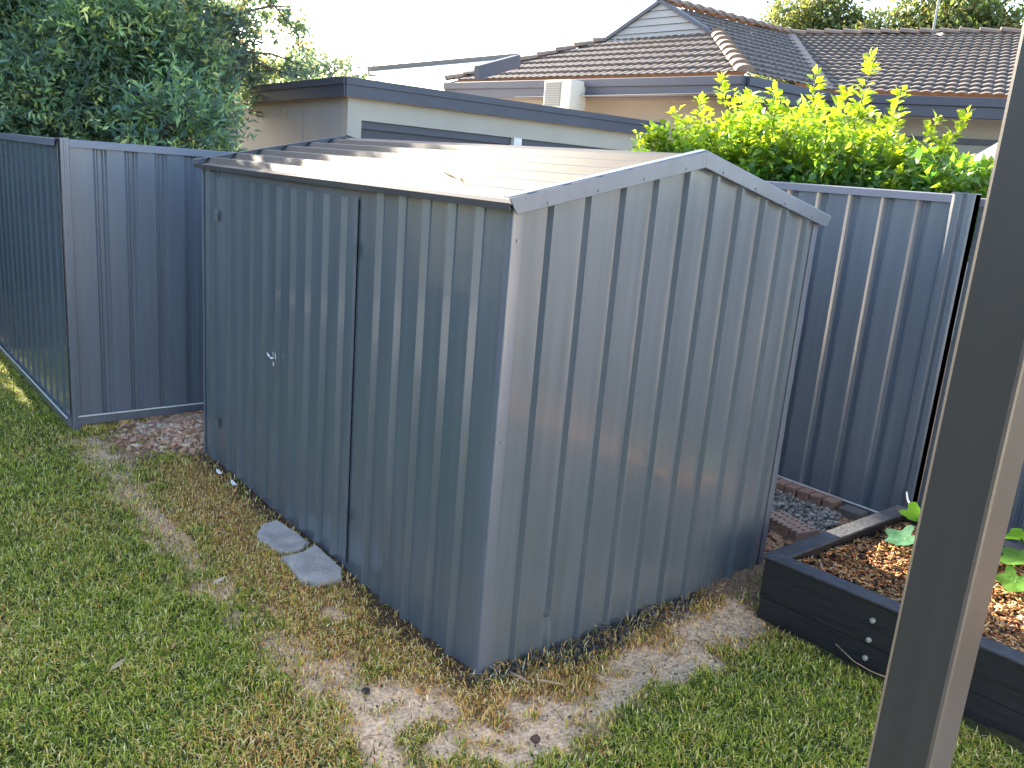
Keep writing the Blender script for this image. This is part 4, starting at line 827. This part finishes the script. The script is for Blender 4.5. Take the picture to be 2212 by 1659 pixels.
# ------------------------------------------------------------------ pumpkin plants: stalks with broad lobed leaves
def pumpkin(base, lv, label):
    T = tag(empty('pumpkin_plant', base), label, 'plant'); base = np.array(base, float)
    for k, (x, y, z, s_, az, til, c_) in enumerate(lv):
        n_ = 30; V = [(0, 0, 0)]; nrm_t = til
        for i in range(n_):
            a_ = 2*math.pi*i/n_; rr = s_*(1+.16*math.cos(5*a_)+.05*math.cos(11*a_)); rr *= .55 if abs(a_-math.pi) < .25 else 1
            V.append((rr*math.cos(a_), rr*math.sin(a_), .18*rr*math.cos(2.5*a_)**2+.10*s_))
        for i in range(n_):
            a_ = 2*math.pi*i/n_; v_ = V[1+i]; V.append((v_[0]*.55, v_[1]*.55, v_[2]*.3+.02*s_))
        F_ = [(0, n_+1+i, n_+1+(i+1) % n_) for i in range(n_)]
        F4 = [(n_+1+i, 1+i, 1+(i+1) % n_, n_+1+(i+1) % n_) for i in range(n_)]
        Rm = Matrix.Translation((x, y, z)) @ Matrix.Rotation(az, 4, 'Z') @ Matrix.Rotation(til, 4, 'Y')
        m = MB(); m.add([tuple(Rm @ Vector(v_)) for v_ in V], F_+F4); o = m.build('leaf', c_, T, True)
        st_ = MB(); mid = (np.array((x, y, z))+base)/2+(0, 0, .05); st_.tube([base, mid, (x, y, z)], [.007, .006, .005], 6); st_.build('stalk', M['stem'], T, True)
def leafm(nm, c_, tr=.5):
    m_ = mat(nm, c_, .7, spec=.15, nz=.25, nscale=40, bump=.2, bscale=50); t = m_.node_tree; p = t.nodes['Principled BSDF']; tr_ = t.nodes.new('ShaderNodeBsdfTranslucent'); tr_.inputs[0].default_value = (c_[0]*1.6, c_[1]*1.6, c_[2]*.8, 1); ms = t.nodes.new('ShaderNodeMixShader'); ms.inputs[0].default_value = tr
    t.links.new(p.outputs[0], ms.inputs[1]); t.links.new(tr_.outputs[0], ms.inputs[2]); t.links.new(ms.outputs[0], t.nodes['Material Output'].inputs[0]); return m_
LG, LB = leafm('pumpkin_leaf', (.12, .28, .05)), leafm('pumpkin_leaf_blue', (.05, .14, .075), .2)
pumpkin((2.2, -.68, .22), [(2.33, -.57, .40, .085, .6, .9, LG), (2.13, -.60, .33, .085, 2.6, .35, LB), (1.97, -.80, .29, .06, 3.6, .5, LB), (2.3, -.80, .38, .08, 5, .4, LG)], 'pumpkin plant in the mulch, half hidden by the left side of the veranda post')
pumpkin((2.3, -1.18, .22), [(2.50, -.98, .40, .10, .8, .6, LG), (2.28, -1.06, .38, .09, 2.2, .4, LG), (2.15, -1.10, .32, .07, 3.2, .5, LG), (2.45, -1.25, .40, .1, 5.2, .4, LG)], 'pumpkin plant in the mulch at the right edge of the picture')

# ------------------------------------------------------------------ lawn blades
def grass():
    N = 1250000
    x = rng.uniform(-2.7, 2.0, N); y = rng.uniform(-1.9, 6.2, N)
    dist = np.hypot(x+1.88, y+2.26); keep = rng.uniform(0, 1, N) < np.clip(3.4/dist, 0, 1)**1.1
    keep &= ~((x > -.012) & (y > -.012) & (x < 1.93) & (y < 2.93)); keep &= ~((y > FY) & (x > FX)); keep &= ~((x > 1.37) & (y < -.30))
    for P in ([(-.235, 1.56), (-.15, 1.68), (-.06, 1.69), (-.035, 1.36), (-.12, 1.30), (-.21, 1.33)], [(-.225, 1.27), (-.13, 1.275), (-.03, 1.32), (-.035, 1.02), (-.075, .945), (-.20, .95), (-.245, 1.05)]):
        keep &= pdist(x, y, P) > -.012
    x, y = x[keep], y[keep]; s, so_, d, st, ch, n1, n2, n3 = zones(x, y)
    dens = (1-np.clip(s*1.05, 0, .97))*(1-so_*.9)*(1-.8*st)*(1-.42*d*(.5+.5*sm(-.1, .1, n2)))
    dens = np.maximum(dens, ch*.42)
    k = rng.uniform(0, 1, len(x)) < dens*np.clip(.85+n2*1.2, .35, 1.1); x, y = x[k], y[k]; s, so_, d, st, ch, n1, n2, n3 = (q[k] for q in (s, so_, d, st, ch, n1, n2, n3)); n = len(x)
    green = pick(n, [(.36, .42, .05), (.22, .30, .035), (.60, .58, .12), (.06, .10, .02), (.85, .74, .34)], [5, 4, 4, 5, 2], .25)
    straw = pick(n, [(.82, .56, .20), (.66, .38, .12), (.95, .78, .44), (.22, .12, .05)], [4, 3, 2, 2], .2)
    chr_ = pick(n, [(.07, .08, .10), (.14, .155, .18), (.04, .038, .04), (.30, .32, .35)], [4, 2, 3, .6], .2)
    n4 = fbm(x, y, 1.3, 77)-.5; n5 = fbm(x, y, 4.5, 91)-.5
    yl = np.exp(-(((x+.78)/.33)**2+((y+.02)/.28)**2))+.5*np.exp(-(((x+1.5)/.2)**2+((y-1.3)/.3)**2)); pdry = np.clip(.09+d*.72+n4*.5+n5*.35+s*.3+yl*.55, .03, .97); pdry = np.where(rng.uniform(0, 1, n) < pdry, 1, 0)
    cc = np.where(pdry[:, None] > 0, straw, green)
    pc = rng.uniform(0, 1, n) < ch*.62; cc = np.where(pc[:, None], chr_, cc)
    z = ground_z(x, y)
    az = rng.uniform(0, 2*math.pi, n); ln = rng.uniform(.012, .046, n)**1.0*(1-.25*d)*(1+.9*ch); wd = rng.uniform(.0025, .0052, n); lean = rng.uniform(.35, 1.5, n)
    flat = rng.uniform(0, 1, n) < (.42+.3*d); lean = np.where(flat, rng.uniform(1.3, 1.6, n), lean)
    dx, dy = np.cos(az), np.sin(az); a1 = lean*.45; sx, sy = -dy, dx
    b = np.stack([x, y, z-.004], 1); h1 = np.stack([dx*np.sin(a1), dy*np.sin(a1), np.cos(a1)], 1); h2 = np.stack([dx*np.sin(lean), dy*np.sin(lean), np.cos(lean)], 1)
    mid = b+h1*(ln*.5)[:, None]; tip = mid+h2*(ln*.55)[:, None]; sv = np.stack([sx, sy, np.zeros(n)], 1)*(wd*.5)[:, None]
    mid = mid+np.stack([np.zeros(n), np.zeros(n), np.where(flat, .008, 0)], 1); tip = tip+np.stack([np.zeros(n), np.zeros(n), np.where(flat, .008, 0)], 1)
    V = np.stack([b-sv, b+sv, mid+sv, mid-sv, tip], 1).reshape(-1, 3)
    F_ = (np.arange(n)*5)[:, None, None]+np.array([(0, 1, 2), (0, 2, 3), (3, 2, 4)])[None]
    shade = np.repeat(cc, 5, 0)
    tag(npmesh('lawn', V, F_.reshape(-1, 3), M['blade'], None, shade), 'short green lawn with straw coloured dry patches round the shed', 'lawn', kind='stuff')
    print('blades', n)
grass()
